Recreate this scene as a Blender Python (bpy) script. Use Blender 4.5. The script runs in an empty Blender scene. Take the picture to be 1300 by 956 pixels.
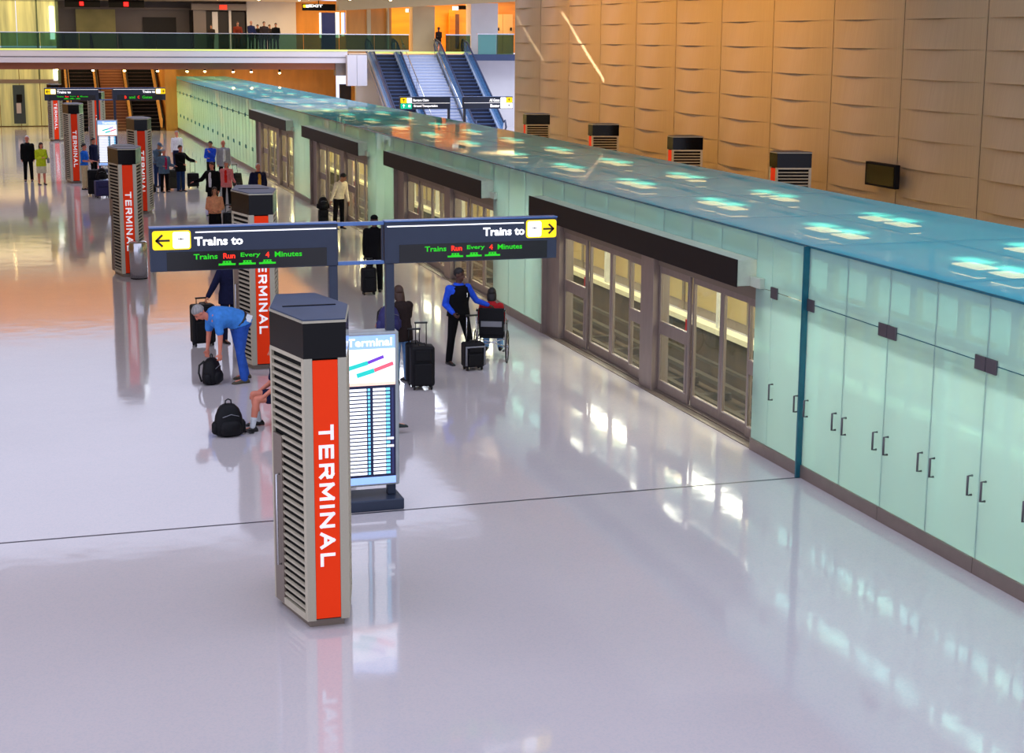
import bpy, math, random
from mathutils import Vector as V, Matrix
random.seed(7)
col = bpy.context.scene.collection
PI = math.pi
# ------------------------------------------------------------------ camera (1300 x 956 photograph)
FPX, PITCH, YAW, ROLL, H = 2023.53, .18785575, .30274553, .00669585, 5.8
_cy, _sy, _cp, _sp = math.cos(YAW), math.sin(YAW), math.cos(PITCH), math.sin(PITCH)
FW = V((_sy*_cp, _cy*_cp, -_sp)); _rt = V((_cy, -_sy, 0)); _up = _rt.cross(FW)
RT = _rt*math.cos(ROLL)+_up*math.sin(ROLL); UP = -_rt*math.sin(ROLL)+_up*math.cos(ROLL)
cam = bpy.data.cameras.new('camera'); cam.sensor_width = 36; cam.lens = FPX*36/1300
cam.shift_y = -45/1300; cam.clip_end = 600; cam.clip_start = .1
co = bpy.data.objects.new('camera', cam); col.objects.link(co)
co.matrix_world = Matrix(((RT.x, UP.x, -FW.x, 0), (RT.y, UP.y, -FW.y, 0), (RT.z, UP.z, -FW.z, H), (0, 0, 0, 1)))
bpy.context.scene.camera = co
def at(px, py, Y):
    d = RT*((px-650)/FPX)-UP*((py-433)/FPX)+FW
    return V((0, 0, H))+d*(Y/d.y)
def atz(px, py, z):
    d = RT*((px-650)/FPX)-UP*((py-433)/FPX)+FW
    return V((0, 0, H))+d*((z-H)/d.z)
# ------------------------------------------------------------------ materials
def srgb(r, g, b):
    return tuple(((c/255)/12.92 if c/255 <= .04045 else ((c/255+.055)/1.055)**2.4) for c in (r, g, b))
_mats = {}
def mat(name, rgb, rough=.5, metal=0., var=.06, scale=8., bump=0., emit=None, es=0., spec=.5, coat=0., stretch=None, bscale=None):
    if name in _mats: return _mats[name]
    m = bpy.data.materials.new(name); m.use_nodes = True
    nt = m.node_tree; n = nt.nodes; l = nt.links; p = n['Principled BSDF']
    c = srgb(*rgb)
    tc = n.new('ShaderNodeTexCoord'); mp = n.new('ShaderNodeMapping'); l.new(tc.outputs['Object'], mp.inputs[0])
    if stretch: mp.inputs['Scale'].default_value = stretch
    no = n.new('ShaderNodeTexNoise'); no.inputs['Scale'].default_value = scale; no.inputs['Detail'].default_value = 3
    l.new(mp.outputs[0], no.inputs[0])
    rp = n.new('ShaderNodeValToRGB'); l.new(no.outputs[0], rp.inputs[0])
    rp.color_ramp.elements[0].position = .3; rp.color_ramp.elements[1].position = .7
    rp.color_ramp.elements[0].color = tuple(max(0, x*(1-var)) for x in c)+(1,)
    rp.color_ramp.elements[1].color = tuple(min(1, x*(1+var)) for x in c)+(1,)
    l.new(rp.outputs[0], p.inputs['Base Color'])
    p.inputs['Roughness'].default_value = rough; p.inputs['Metallic'].default_value = metal
    p.inputs['Specular IOR Level'].default_value = spec
    p.inputs['Coat Weight'].default_value = coat
    if emit:
        p.inputs['Emission Color'].default_value = srgb(*emit)+(1,); p.inputs['Emission Strength'].default_value = es
    if bump:
        n2 = no
        if bscale:
            n2 = n.new('ShaderNodeTexNoise'); n2.inputs['Scale'].default_value = bscale; l.new(mp.outputs[0], n2.inputs[0])
        b = n.new('ShaderNodeBump'); b.inputs['Strength'].default_value = bump; b.inputs['Distance'].default_value = .02
        l.new(n2.outputs[0], b.inputs['Height']); l.new(b.outputs[0], p.inputs['Normal'])
    _mats[name] = m; return m
def frosted(name, rgb, trans=.25, transl=.5, rough=.03, ior=1.45, gl=1., tint=None, blur=0):
    """frosted glass: part clear, part scattering, mirror reflection by Fresnel"""
    if name in _mats: return _mats[name]
    m = bpy.data.materials.new(name); m.use_nodes = True
    nt = m.node_tree; n = nt.nodes; l = nt.links
    for x in list(n):
        if x.type != 'OUTPUT_MATERIAL': n.remove(x)
    out = [x for x in n if x.type == 'OUTPUT_MATERIAL'][0]
    c = srgb(*rgb); t = srgb(*(tint or rgb))
    tc = n.new('ShaderNodeTexCoord'); no = n.new('ShaderNodeTexNoise'); no.inputs['Scale'].default_value = 1.3
    l.new(tc.outputs['Object'], no.inputs[0])
    rp = n.new('ShaderNodeValToRGB'); l.new(no.outputs[0], rp.inputs[0])
    rp.color_ramp.elements[0].color = tuple(x*.94 for x in c)+(1,); rp.color_ramp.elements[1].color = c+(1,)
    tr = n.new('ShaderNodeBsdfTransparent' if not blur else 'ShaderNodeBsdfRefraction'); tr.inputs[0].default_value = t+(1,)
    if blur: tr.inputs['IOR'].default_value = 1.0; tr.inputs['Roughness'].default_value = blur
    tl = n.new('ShaderNodeBsdfTranslucent'); l.new(rp.outputs[0], tl.inputs[0])
    df = n.new('ShaderNodeBsdfDiffuse'); l.new(rp.outputs[0], df.inputs[0])
    g = n.new('ShaderNodeBsdfGlossy'); g.inputs['Roughness'].default_value = rough
    fr = n.new('ShaderNodeFresnel'); fr.inputs[0].default_value = ior
    mu = n.new('ShaderNodeMath'); mu.operation = 'MULTIPLY'; mu.use_clamp = True; l.new(fr.outputs[0], mu.inputs[0])
    ge = n.new('ShaderNodeNewGeometry'); m4 = n.new('ShaderNodeMath'); m4.operation = 'MULTIPLY_ADD'; m4.inputs[1].default_value = -gl; m4.inputs[2].default_value = gl
    l.new(ge.outputs['Backfacing'], m4.inputs[0]); l.new(m4.outputs[0], mu.inputs[1])
    m1 = n.new('ShaderNodeMixShader'); m1.inputs[0].default_value = transl; l.new(df.outputs[0], m1.inputs[1]); l.new(tl.outputs[0], m1.inputs[2])
    m2 = n.new('ShaderNodeMixShader'); m2.inputs[0].default_value = trans; l.new(m1.outputs[0], m2.inputs[1]); l.new(tr.outputs[0], m2.inputs[2])
    m3 = n.new('ShaderNodeMixShader'); l.new(mu.outputs[0], m3.inputs[0]); l.new(m2.outputs[0], m3.inputs[1]); l.new(g.outputs[0], m3.inputs[2])
    l.new(m3.outputs[0], out.inputs[0])
    _mats[name] = m; return m
def glow(name, rgb, s):
    return mat(name, rgb, .5, emit=rgb, es=s)
# ------------------------------------------------------------------ mesh building
class MB:
    def __init__(s): s.v = []; s.f = []; s.mi = []
    def add(s, vs, fs, mi=0):
        o = len(s.v); s.v += [tuple(x) for x in vs]; s.f += [tuple(o+i for i in f) for f in fs]; s.mi += [mi]*len(fs); return s
    def box(s, x0, x1, y0, y1, z0, z1, mi=0):
        vs = [(x, y, z) for z in (z0, z1) for y in (y0, y1) for x in (x0, x1)]
        return s.add(vs, [(0, 2, 3, 1), (4, 5, 7, 6), (0, 1, 5, 4), (2, 6, 7, 3), (0, 4, 6, 2), (1, 3, 7, 5)], mi)
    def obox(s, c, ax, ay, az, mi=0):
        c, ax, ay, az = map(V, (c, ax, ay, az))
        vs = [c+ax*i+ay*j+az*k for k in (-1, 1) for j in (-1, 1) for i in (-1, 1)]
        return s.add(vs, [(0, 2, 3, 1), (4, 5, 7, 6), (0, 1, 5, 4), (2, 6, 7, 3), (0, 4, 6, 2), (1, 3, 7, 5)], mi)
    def prism(s, poly, z0, z1, mi=0):
        n = len(poly)
        vs = [(x, y, z0) for x, y in poly]+[(x, y, z1) for x, y in poly]
        return s.add(vs, [tuple(range(n))[::-1], tuple(range(n, 2*n))]+[(i, (i+1) % n, n+(i+1) % n, n+i) for i in range(n)], mi)
    def loft(s, rings, mi=0, cap=True):
        n = len(rings[0]); vs = [p for r in rings for p in r]; fs = []
        for k in range(len(rings)-1):
            for i in range(n): fs.append((k*n+i, k*n+(i+1) % n, (k+1)*n+(i+1) % n, (k+1)*n+i))
        if cap: fs += [tuple(range(n))[::-1], tuple(range((len(rings)-1)*n, len(rings)*n))]
        return s.add(vs, fs, mi)
    def ring(s, c, u, w, n=12): return [V(c)+V(u)*math.cos(2*PI*i/n)+V(w)*math.sin(2*PI*i/n) for i in range(n)]
    def tube(s, pts, r, n=8, mi=0, closed=False):
        pts = [V(p) for p in pts]; rings = []; up = None
        for i, p in enumerate(pts):
            a = pts[max(0, i-1)]; b = pts[min(len(pts)-1, i+1)]; d = (b-a).normalized()
            if up is None:
                up = d.cross(V((0, 0, 1)))
                if up.length < .1: up = d.cross(V((0, 1, 0)))
            up = (up-d*up.dot(d)).normalized(); w = d.cross(up)
            rr = r[i] if isinstance(r, (list, tuple)) else r
            rings.append(s.ring(p, up*rr, w*rr, n))
        return s.loft(rings, mi)
    def limb(s, p0, p1, r0, r1, n=12, flat=None):
        p0, p1 = V(p0), V(p1); d = p1-p0; L = d.length; d.normalize()
        u = d.cross(V((.13, .31, .94)))
        if u.length < .2: u = d.cross(V((1, 0, 0)))
        u.normalize(); w = d.cross(u); R = []
        for k in (-.97, -.7, -.35, 0): R.append((p0+d*r0*k, r0*math.sqrt(1-k*k)))
        for k in (0, .35, .7, .97): R.append((p1+d*r1*k, r1*math.sqrt(1-k*k)))
        return s.loft([s.ring(c, u*r, w*r, n) for c, r in R])
    def ell(s, c, ax, ay, az, n=14, m=9, mi=0):
        c, ax, ay, az = map(V, (c, ax, ay, az)); R = []
        for k in range(m):
            t = PI*(k+.35)/(m-.3); R.append(s.ring(c-az*math.cos(t), ax*math.sin(t), ay*math.sin(t), n))
        return s.loft(R, mi)
    def cyl(s, p0, p1, r, n=16, mi=0, r1=None): return s.tube([p0, p1], [r, r if r1 is None else r1], n, mi)
    def build(s, name, m, parent=None, smooth=False, bevel=0, vox=0, loc=None, sm=0, rz=0):
        me = bpy.data.meshes.new(name); me.from_pydata(s.v, [], s.f)
        ms = m if isinstance(m, (list, tuple)) else [m]
        for x in ms: me.materials.append(x)
        if len(ms) > 1: me.polygons.foreach_set('material_index', s.mi)
        if smooth: me.polygons.foreach_set('use_smooth', [True]*len(me.polygons))
        me.update()
        o = bpy.data.objects.new(name, me); col.objects.link(o)
        if parent: o.parent = parent
        if loc: o.location = loc
        if rz: o.rotation_euler.z = rz
        if bevel:
            b = o.modifiers.new('b', 'BEVEL'); b.width = bevel; b.segments = 3; b.limit_method = 'ANGLE'; b.harden_normals = False
        if vox:
            r = o.modifiers.new('r', 'REMESH'); r.mode = 'VOXEL'; r.voxel_size = vox; r.use_smooth_shade = True
            k = o.modifiers.new('s', 'SMOOTH'); k.iterations = sm or 3; k.factor = .5
        return o
def tag(o, label=None, cat=None, group=None, kind=None):
    for k, v in (('label', label), ('category', cat), ('group', group), ('kind', kind)):
        if v: o[k] = v
    return o
def empty(name, loc, rz=0., label=None, cat=None, group=None, kind=None, sc=1):
    o = bpy.data.objects.new(name, None); col.objects.link(o); o.location = loc; o.rotation_euler.z = rz
    o.empty_display_size = .2; o.scale = (sc, sc, sc); return tag(o, label, cat, group, kind)
def copy_tree(o, parent=None):
    c = o.copy(); col.objects.link(c); c.parent = parent
    for ch in [x for x in bpy.data.objects if x.parent == o]: copy_tree(ch, c)
    return c
def struct(name, mb, m, **k): return tag(mb.build(name, m, **k), kind='structure')
def text(name, body, m, c, right, up, w, h, parent=None, th=.004, bold=.02, keep=False, sp=1.):
    """flat lettering fitted into a w x h box centred on c; right/up are its axes"""
    cu = bpy.data.curves.new(name, 'FONT'); cu.body = body; cu.offset = bold; cu.extrude = .01; cu.resolution_u = 2; cu.space_character = sp
    t = bpy.data.objects.new(name, cu); col.objects.link(t)
    bpy.context.view_layer.update()
    me = bpy.data.meshes.new_from_object(t.evaluated_get(bpy.context.evaluated_depsgraph_get()))
    bpy.data.objects.remove(t)
    xs = [v.co.x for v in me.vertices]; ys = [v.co.y for v in me.vertices]
    x0, x1, y0, y1 = min(xs), max(xs), min(ys), max(ys)
    right, up, c = V(right).normalized(), V(up).normalized(), V(c); nn = right.cross(up)
    sx = w/(x1-x0); sy = h/(y1-y0)
    if keep: sx = sy = min(sx, sy)
    for v in me.vertices:
        a = (v.co.x-(x0+x1)/2)*sx; b = (v.co.y-(y0+y1)/2)*sy; e = v.co.z/.01*th
        v.co = c+right*a+up*b+nn*e
    me.name = name; me.materials.clear(); me.materials.append(m)
    o = bpy.data.objects.new(name, me); col.objects.link(o); o.parent = parent
    return o
# ------------------------------------------------------------------ palette
m_steel = mat('brushed_steel', (180, 174, 154), .4, .5, .05, 30, stretch=(1, 1, 12))
m_steel_d = mat('brown_bronze_steel', (132, 118, 106), .4, .35, .06, 20, stretch=(1, 1, 9))
m_slat = mat('louvre_metal', (196, 186, 162), .45, .25, .05, 12)
m_black = mat('black_void', (10, 9, 9), .7, spec=.15)
m_blackglass = mat('black_glass', (8, 8, 10), .12, 0, .02, spec=.22)
m_orange = mat('orange_panel', (255, 58, 0), .5, 0, .03, 3, spec=.2)
m_white = mat('white_lettering', (245, 245, 245), .4, emit=(255, 255, 255), es=.25)
m_capt = mat('slate_cap_top', (52, 68, 98), .45, 0, .1, 4)
m_signblue = mat('slate_blue_sign_metal', (44, 54, 74), .45, .1, .05, 5)
m_yellow = glow('lit_yellow_sign', (255, 214, 0), .75)
m_whitelit = glow('lit_white_sign', (255, 255, 255), 1.0)
m_darkline = mat('dark_print', (40, 36, 30), .5)
m_ledg = glow('green_led', (30, 200, 15), .5)
m_ledr = glow('red_led', (255, 40, 10), 1.3)
m_joint = mat('dark_joint_metal', (48, 50, 66), .3, .4)
m_rubber = mat('black_rubber', (18, 18, 20), .6)
m_chrome = mat('chrome', (200, 200, 205), .15, 1.)
# ------------------------------------------------------------------ room shell
W, WB, ZR = 9.944, 13.85, 3.13      # glass enclosure front plane, back plane, roof height
XW = 19.25                          # panelled wall on the right
def floor_mat():
    m = bpy.data.materials.new('polished_terrazzo'); m.use_nodes = True
    n = m.node_tree.nodes; l = m.node_tree.links; p = n['Principled BSDF']
    tc = n.new('ShaderNodeTexCoord')
    vo = n.new('ShaderNodeTexVoronoi'); vo.inputs['Scale'].default_value = 55; l.new(tc.outputs['Object'], vo.inputs['Vector'])
    rp = n.new('ShaderNodeValToRGB'); l.new(vo.outputs['Color'], rp.inputs[0])
    e = rp.color_ramp.elements; e[0].position = .15; e[0].color = srgb(208, 203, 206)+(1,); e[1].position = .6; e[1].color = srgb(216, 207, 208)+(1,)
    no = n.new('ShaderNodeTexNoise'); no.inputs['Scale'].default_value = .35; no.inputs['Detail'].default_value = 4; l.new(tc.outputs['Object'], no.inputs[0])
    mx = n.new('ShaderNodeMixRGB'); mx.blend_type = 'MULTIPLY'; mx.inputs[0].default_value = .15
    l.new(rp.outputs[0], mx.inputs[1]); l.new(no.outputs[0], mx.inputs[2]); l.new(mx.outputs[0], p.inputs['Base Color'])
    p.inputs['Roughness'].default_value = .07; p.inputs['Specular IOR Level'].default_value = .85
    n3 = n.new('ShaderNodeTexNoise'); n3.inputs['Scale'].default_value = 1.6; l.new(tc.outputs['Object'], n3.inputs[0])
    b = n.new('ShaderNodeBump'); b.inputs['Strength'].default_value = .05; b.inputs['Distance'].default_value = .05
    l.new(n3.outputs[0], b.inputs['Height']); l.new(b.outputs[0], p.inputs['Normal'])
    return m
m_floor = floor_mat()
f = MB(); f.box(-12, 10.2, -8, 18.665, -.3, 0); f.box(-12, 10.2, 18.715, 112, -.3, 0); f.box(13.75, 36, -8, 112, -.3, 0)
struct('floor', f, m_floor)
struct('trim_1', MB().box(-12, 10.2, 18.665, 18.715, -.3, -.002), m_joint)
m_pit = mat('dark_track_bed', (82, 64, 44), .7, 0, .5, 2)
struct('floor_trackbed', MB().box(10.2, 13.75, -8, 112, -1.5, -1.3), m_pit)
struct('wall_trackbed', MB().box(10.2, 10.3, -8, 112, -1.3, -.3), m_pit)
# sculpted wall on the right
m_wall = mat('bronze_wall_panel', (178, 154, 122), .42, .15, .05, 2.2, bump=0, stretch=(1, 14, .35))
def sculpted():
    mb = MB(); pw, ph, A = 3.25, .66, .13; NU, NV = 14, 3
    for ci in range(-3, 10):
        y0 = 28.95+pw*ci
        for ri in range(-5, 17):
            z0 = 2.98+ph*ri; vs = []; fs = []
            sh = .10*math.sin(ci*2.1+ri*.7)
            for j in range(NV+1):
                v = j/NV
                for i in range(NU+1):
                    u = i/NU
                    def tri(c): return (u/c if u < c else (1-u)/(1-c))
                    db = A*max(0, tri(.42+sh))**.8; dt = A*.75*max(0, tri(.75))*(.5 if u > .55 else .25)
                    d = db*(1-v)+dt*v
                    vs.append((XW-.02-d, y0+.012+(pw-.024)*(1-u), z0+ph*v))
            o = len(vs)
            for j in range(NV):
                for i in range(NU): a = j*(NU+1)+i; fs.append((a, a+1, a+NU+2, a+NU+1))
            # lips that return to the wall at the bottom and the top edge
            b = len(vs)
            for i in range(NU+1): vs.append((XW, vs[i][1], z0))
            for i in range(NU): fs.append((b+i, b+i+1, i+1, i))
            t = len(vs)
            for i in range(NU+1): vs.append((XW, vs[NV*(NU+1)+i][1], z0+ph))
            for i in range(NU): k = NV*(NU+1)+i; fs.append((k, k+1, t+i+1, t+i))
            mb.add(vs, fs)
    yN, yF = 28.95-pw*3, 28.95+pw*10
    mb.box(XW, XW+.6, yN, yF, 0, 14.2)
    mb.box(XW-.03, XW, yN, yF, 0, .34)
    return mb
w = struct('wall_right', sculpted(), m_wall, smooth=True)
w.modifiers.new('e', 'EDGE_SPLIT').split_angle = math.radians(25)
m_paintw = mat('pale_plaster', (214, 212, 218), .6, 0, .04, .8)
m_tan = mat('tan_plaster', (196, 150, 88), .6, 0, .08, .8)
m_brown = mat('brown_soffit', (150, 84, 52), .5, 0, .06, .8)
m_gold = mat('amber_wood', (206, 140, 52), .4, 0, .12, 1.2, stretch=(2, 2, .4))
m_ceil = mat('ceiling_paint', (222, 206, 186), .7, 0, .05, .6)
# unseen left side wall, added to block daylight from the side
struct('wall_left_blocker', MB().box(-12.4, -12, 30, 112, 0, 13), m_tan)
# unseen strip added to keep sky off the panelled wall; ceiling over the rear
struct('ceiling_wallside_blocker', MB().box(13.2, XW, 31.2, 57.5, 8.6, 8.8), m_ceil)
struct('ceiling_rear', MB().box(-12, 19.5, 98.0, 118, 8.1, 8.3).box(19.5, 36, 98.2, 125, 8.75, 8.9), m_ceil)
struct('ceiling_hall_blocker', MB().box(-12, XW, 27.5, 60, 13.6, 13.9), m_ceil)  # unseen, placed and sized to shade the floor in mid hall
struct('wall_fascia', MB().box(-12, 19.5, 98.0, 98.2, 8.3, 11.6), mat('brown_wood_fascia', (188, 128, 42), .45, 0, .12, 1.2, stretch=(2, 2, .4)))

# ------------------------------------------------------------------ glass train enclosure
g_wall = frosted('frosted_glass_wall', (228, 243, 239), .4, .65, .02, 1.3, .7, tint=(186, 232, 232), blur=.06)
g_roof = frosted('frosted_glass_roof', (104, 222, 244), .34, .42, .025, 1.32, .55, tint=(244, 240, 226), blur=.06)
g_far = frosted('frosted_glass_far_wall', (246, 230, 180), .2, .6, .05, 1.35, .6)
m_teal = mat('teal_glass_edge', (22, 92, 108), .15, 0, .1)
m_base = mat('base_plate_metal', (138, 122, 114), .4, .5, .05, 6)
m_patch = mat('patch_fitting_steel', (98, 92, 98), .35, .6)
m_clear = frosted('clear_door_glass', (210, 222, 214), .97, .5, .0, 1.3, 1.0, tint=(246, 248, 242))
def gp(y0, y1, z0, z1, x=W, g=.006):     # one pane with clean gaps
    return MB().box(x-.012, x, y0+g, y1-g, z0, z1)
def section(label, ys, ylo, doors=False, z_mid=2.38, stuff=False):
    """ys: seam positions from near to far"""
    r = empty('glass_screen', (0, 0, 0), 0, label, 'glass wall', 'frosted glass screens between the platform doors')
    for i in range(len(ys)-1):
        a, b = ys[i], ys[i+1]
        if doors:
            d = gp(a, b, .18, z_mid-.006).build('glass_door', g_wall, r)
            gp(a, b, z_mid+.006, ZR-.01).build('transom_pane', g_wall, r)
            for yy in (a+.13, b-.13):
                h = MB()
                h.tube([(W-.012, yy, .87), (W-.07, yy, .87), (W-.07, yy, 1.09), (W-.012, yy, 1.09)], .014, 8)
                h.build('handle', m_patch, d, smooth=True)
        else:
            gp(a, b, .18, ZR-.01).build('glass_pane', g_wall, r)
    s = MB()
    for y in ys: s.box(W-.004, W+.006, y-.009, y+.009, .18, ZR)
    if doors: s.box(W-.004, W+.006, ys[0], ys[-1], z_mid-.008, z_mid+.008)
    s.build('seam_gasket', m_teal, r)
    k = 0; y = ys[0]
    while y < ys[-1]-.01:
        e = min(y+2.06, ys[-1]); MB().box(W-.03, W+.03, y+.005, e-.005, 0, .175).build('base_plate', m_base, r, bevel=.004); y = e
    return r
Y0 = 18.70
seams = [8.42+1.028*i for i in range(11)]
near = section('nearest run of frosted glass doors with paired bar handles, right foreground', seams, 0, True)
for y in (10.476, 12.532, 14.588, 16.644, 18.60, 19.66):
    for dy in (([-.105, .105]) if 9 < y < 18 else [0]):
        MB().box(W-.03, W+.012, y+dy-.098, y+dy+.098, 2.285, 2.445).build('patch_fitting', m_patch, near, bevel=.004)
MB().box(W-.09, W+.02, Y0-.018, Y0+.018, 0, ZR+.01).build('corner_fin', m_teal, near)
for a, b in ((18.72, 19.75), (19.75, 20.25)):
    d = gp(a, b, .18, 2.374).build('glass_door', g_wall, near); gp(a, b, 2.386, ZR-.01).build('transom_pane', g_wall, near)
    for yy in ((a+.14, b-.14) if b < 20 else ()):
        MB().tube([(W-.012, yy, .87), (W-.07, yy, .87), (W-.07, yy, 1.09), (W-.012, yy, 1.09)], .014, 8).build('handle', m_patch, d, smooth=True)
MB().box(W-.03, W+.03, 18.72, 20.25, 0, .175).build('base_plate', m_base, near, bevel=.004)
lat = MB()
for y in [seams[i] for i in (1, 3, 5, 7, 9)]+[19.2]:
    for s in (-1, 1): lat.box(W+.03, W+.05, y+s*.09-.008, y+s*.09+.008, 2.18, 2.34)
lat.build('top_latch', m_teal, near)
PER = 12.95
for i, lab in enumerate(('frosted glass screen behind the wheelchair, between the first two door bays', 'frosted glass screen between the second and third door bays', 'frosted glass screen between the third and fourth door bays')):
    a = 29.83+PER*i; section(lab, [a+(3.40)*k/3 for k in range(4)], 0)
a = 29.83+PER*3; ys = [a+1.02*k for k in range(41)]
fr = empty('glass_screen', (0, 0, 0), 0, 'long far run of frosted glass screen reaching to the rear wall', 'glass wall', 'frosted glass screens between the platform doors')
for i in range(len(ys)-1):
    gp(ys[i], ys[i+1], .18, 2.37).build('glass_pane', g_wall, fr); gp(ys[i], ys[i+1], 2.39, ZR-.01).build('transom_pane', g_wall, fr)
s = MB()
for i, y in enumerate(ys):
    s.box(W-.014, W+.006, y-.012, y+.012, .18, ZR)
    if i % 2: s.box(W-.05, W, y-.03, y+.03, 2.3, 2.46); s.box(W-.04, W, y-.14, y-.125, .9, 1.06); s.box(W-.04, W, y+.125, y+.14, .9, 1.06)
s.box(W-.014, W+.006, ys[0], ys[-1], 2.368, 2.392); s.build('seam_gasket', m_teal, fr)
MB().box(W-.03, W+.03, ys[0], ys[-1], 0, .175).build('base_plate', m_base, fr)
# roof canopy
roof = empty('glass_canopy', (0, 0, 0), 0, 'long flat blue-green frosted glass roof over the train enclosure', 'glass roof')
for (xa, xb) in ((W-.03, 11.9), (11.9, WB+.02)):
    for i in range(-3, 28):
        a = Y0+3.25*i; b = min(a+3.25, 112); MB().box(xa+.006, xb-.006, a+.007, b-.007, ZR, ZR+.02).build('roof_pane', g_roof, roof)
MB().box(W-.035, W+.01, 8.5, 112, ZR-.008, ZR+.018).build('roof_edge_trim', m_teal, roof)
s = MB()
for i in range(-3, 29): s.box(W, WB, Y0+3.25*i-.01, Y0+3.25*i+.01, ZR-.002, ZR+.012)
s.box(11.89, 11.91, 8.5, 112, ZR-.002, ZR+.012); s.build('roof_joint', m_teal, roof)
# structure inside the enclosure
m_inwhite = mat('white_inner_steel', (226, 226, 216), .5)
fr_in = empty('steel_frame', (0, 0, 0), 0, 'white painted steel frame inside the frosted glass train enclosure', 'frame')
for xx in (10.55, 13.6):
    for i in range(-3, 29):
        y = Y0+3.25*i+.9
        if xx < 11 and any(a-.3 < y < b+.3 for a, b in [(20.2+PER*k, 29.9+PER*k) for k in range(4)]): continue
        MB().box(xx-.05, xx+.05, y-.06, y+.06, 0 if xx > 11 else -.3, 2.98).build('post', m_inwhite, fr_in)
MB().box(10.5, 10.6, 8.5, 111.6, 2.9, 3.02).build('long_beam', m_inwhite, fr_in); MB().box(13.55, 13.65, 8.5, 111.6, 2.9, 3.02).build('long_beam', m_inwhite, fr_in)
s = MB()
for i in range(-3, 29): s.box(10.5, 13.65, Y0+3.25*i+.86, Y0+3.25*i+.94, 2.92, 3.0)
s.build('cross_beams', m_inwhite, fr_in)
m_inteal = mat('teal_beam_and_shade', (30, 130, 150), .4)
MB().box(10.22, 10.30, 8.5, 20.1, 2.92, 3.08).build('long_beam', m_inteal, fr_in); MB().box(10.22, 10.30, 8.5, 20.1, 2.34, 2.44).build('long_beam', m_inteal, fr_in)  # upper teal beam stands for the blue shade under the roof edge
s = MB()
for y in [8.42+1.028*i for i in range(11)]: s.box(10.2, 10.26, y-.07, y-.01, -.2, 2.95)
s.build('inner_mullions', m_inteal, fr_in)
s = MB()
for y in [8.42+1.028*i for i in range(11)]: s.box(10.34, 10.37, y+.2, y+.95, 2.5, 2.84)
s.build('added_glow_boards', mat('cream_board_glow', (255, 244, 214), .5, emit=(255, 244, 214), es=1.2), fr_in)  # made-up glowing boards, giving cream rectangles behind the transom panes
# far glass side of the enclosure
bs = empty('glass_screen', (0, 0, 0), 0, 'cream frosted glass wall on the far side of the train tracks', 'glass wall')
for i in range(-3, 28):
    a = Y0+3.25*i; MB().box(WB-.012, WB, a+.01, min(a+3.25, 109.8)-.01, .18, ZR-.01).build('glass_pane', g_far, bs)
MB().box(WB-.03, WB+.03, 8.5, 109.8, 0, .18).build('base_plate', m_base, bs)
s = MB()
for i in range(-3, 28): s.box(WB-.05, WB-.015, Y0+3.25*i-.05, Y0+3.25*i+.05, 0, ZR-.02)
s.box(WB-.05, WB-.015, 8.5, 109.8, 2.1, 2.2); s.build('door_frames', m_steel_d, bs)
m_ledge = mat('cream_platform_edge', (250, 240, 205), .5)
struct('trim_2', MB().box(13.5, 13.75, -8, 112, -.12, -.01), m_ledge)
struct('wall_trackside', MB().box(13.6, 13.75, -8, 112, -1.3, -.12), m_pit)
m_rail = mat('guideway_steel', (98, 88, 76), .45, .6, .15, 6)
gw = empty('train_guideway', (0, 0, -1.3), 0, 'dark steel guideway rails and pipes on the track bed behind the doors', 'railway track')
for x, z, r_ in ((10.9, .34, .07), (11.15, .18, .05), (11.9, .25, .11), (12.7, .18, .06), (13.1, .42, .07), (13.3, .66, .05)):
    MB().box(x-r_, x+r_, 8.5, 111.5, z-r_*.6, z+r_*.6).build('guide_rail', m_rail, gw)
for x in (11.4, 12.35):
    MB().cyl((x, 8.5, .1), (x, 111.5, .1), .05, 10).build('pipe', m_ledge if x > 12 else m_rail, gw, smooth=True)
s = MB()
for i in range(64): s.box(10.4, 13.5, 9+1.62*i, 9.2+1.62*i, 0, .14)
s.build('sleepers', m_rail, gw)
s = MB()
for i in range(40): s.box(10.42, 10.5, 19.4+2.6*i, 19.6+2.6*i, 0, .9)
s.build('bracket', m_rail, gw)
# lamps under the canopy
m_tube = glow('warm_white_lamp', (255, 228, 176), 8)
lampgroup = 'lamps under the glass canopy'
proto = None
for i in range(0, 25):
    for j, xx in enumerate((11.25, 12.75)):
        for dy in (0, .8):
            y = 12.2+3.9*i+j*1.1+dy
            if y > 108: continue
            if proto is None:
                proto = empty('ceiling_lamp', (xx, y, 3.0), 0, 'small white box lamp glowing under the glass canopy over the tracks', 'lamp', lampgroup)
                MB().box(-.17, .17, -.3, .3, -.02, .07).build('housing', m_inwhite, proto)
                MB().box(-.15, .15, -.28, .28, -.035, -.02).build('diffuser', m_tube, proto)
                MB().box(-.15, .15, -.28, .28, .07, .085).build('diffuser', m_tube, proto)
            else:
                o = copy_tree(proto); o.location = (xx, y, 3.0)
for y0, y1, p_, c_ in ((9, 35, 500, (1, .95, .84)), (35, 60, 460, (1, .92, .66)), (60, 86, 620, (1, .84, .4)), (86, 110, 760, (1, .78, .28))):
    for xx in (11.25, 12.75):
        la = bpy.data.lights.new('canopy_strip_light', 'AREA'); la.shape = 'RECTANGLE'; la.size = .28; la.size_y = y1-y0; la.energy = p_; la.color = c_
        lo = bpy.data.objects.new('canopy_strip_light', la); col.objects.link(lo); lo.location = (xx, (y0+y1)/2, 2.9)

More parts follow.
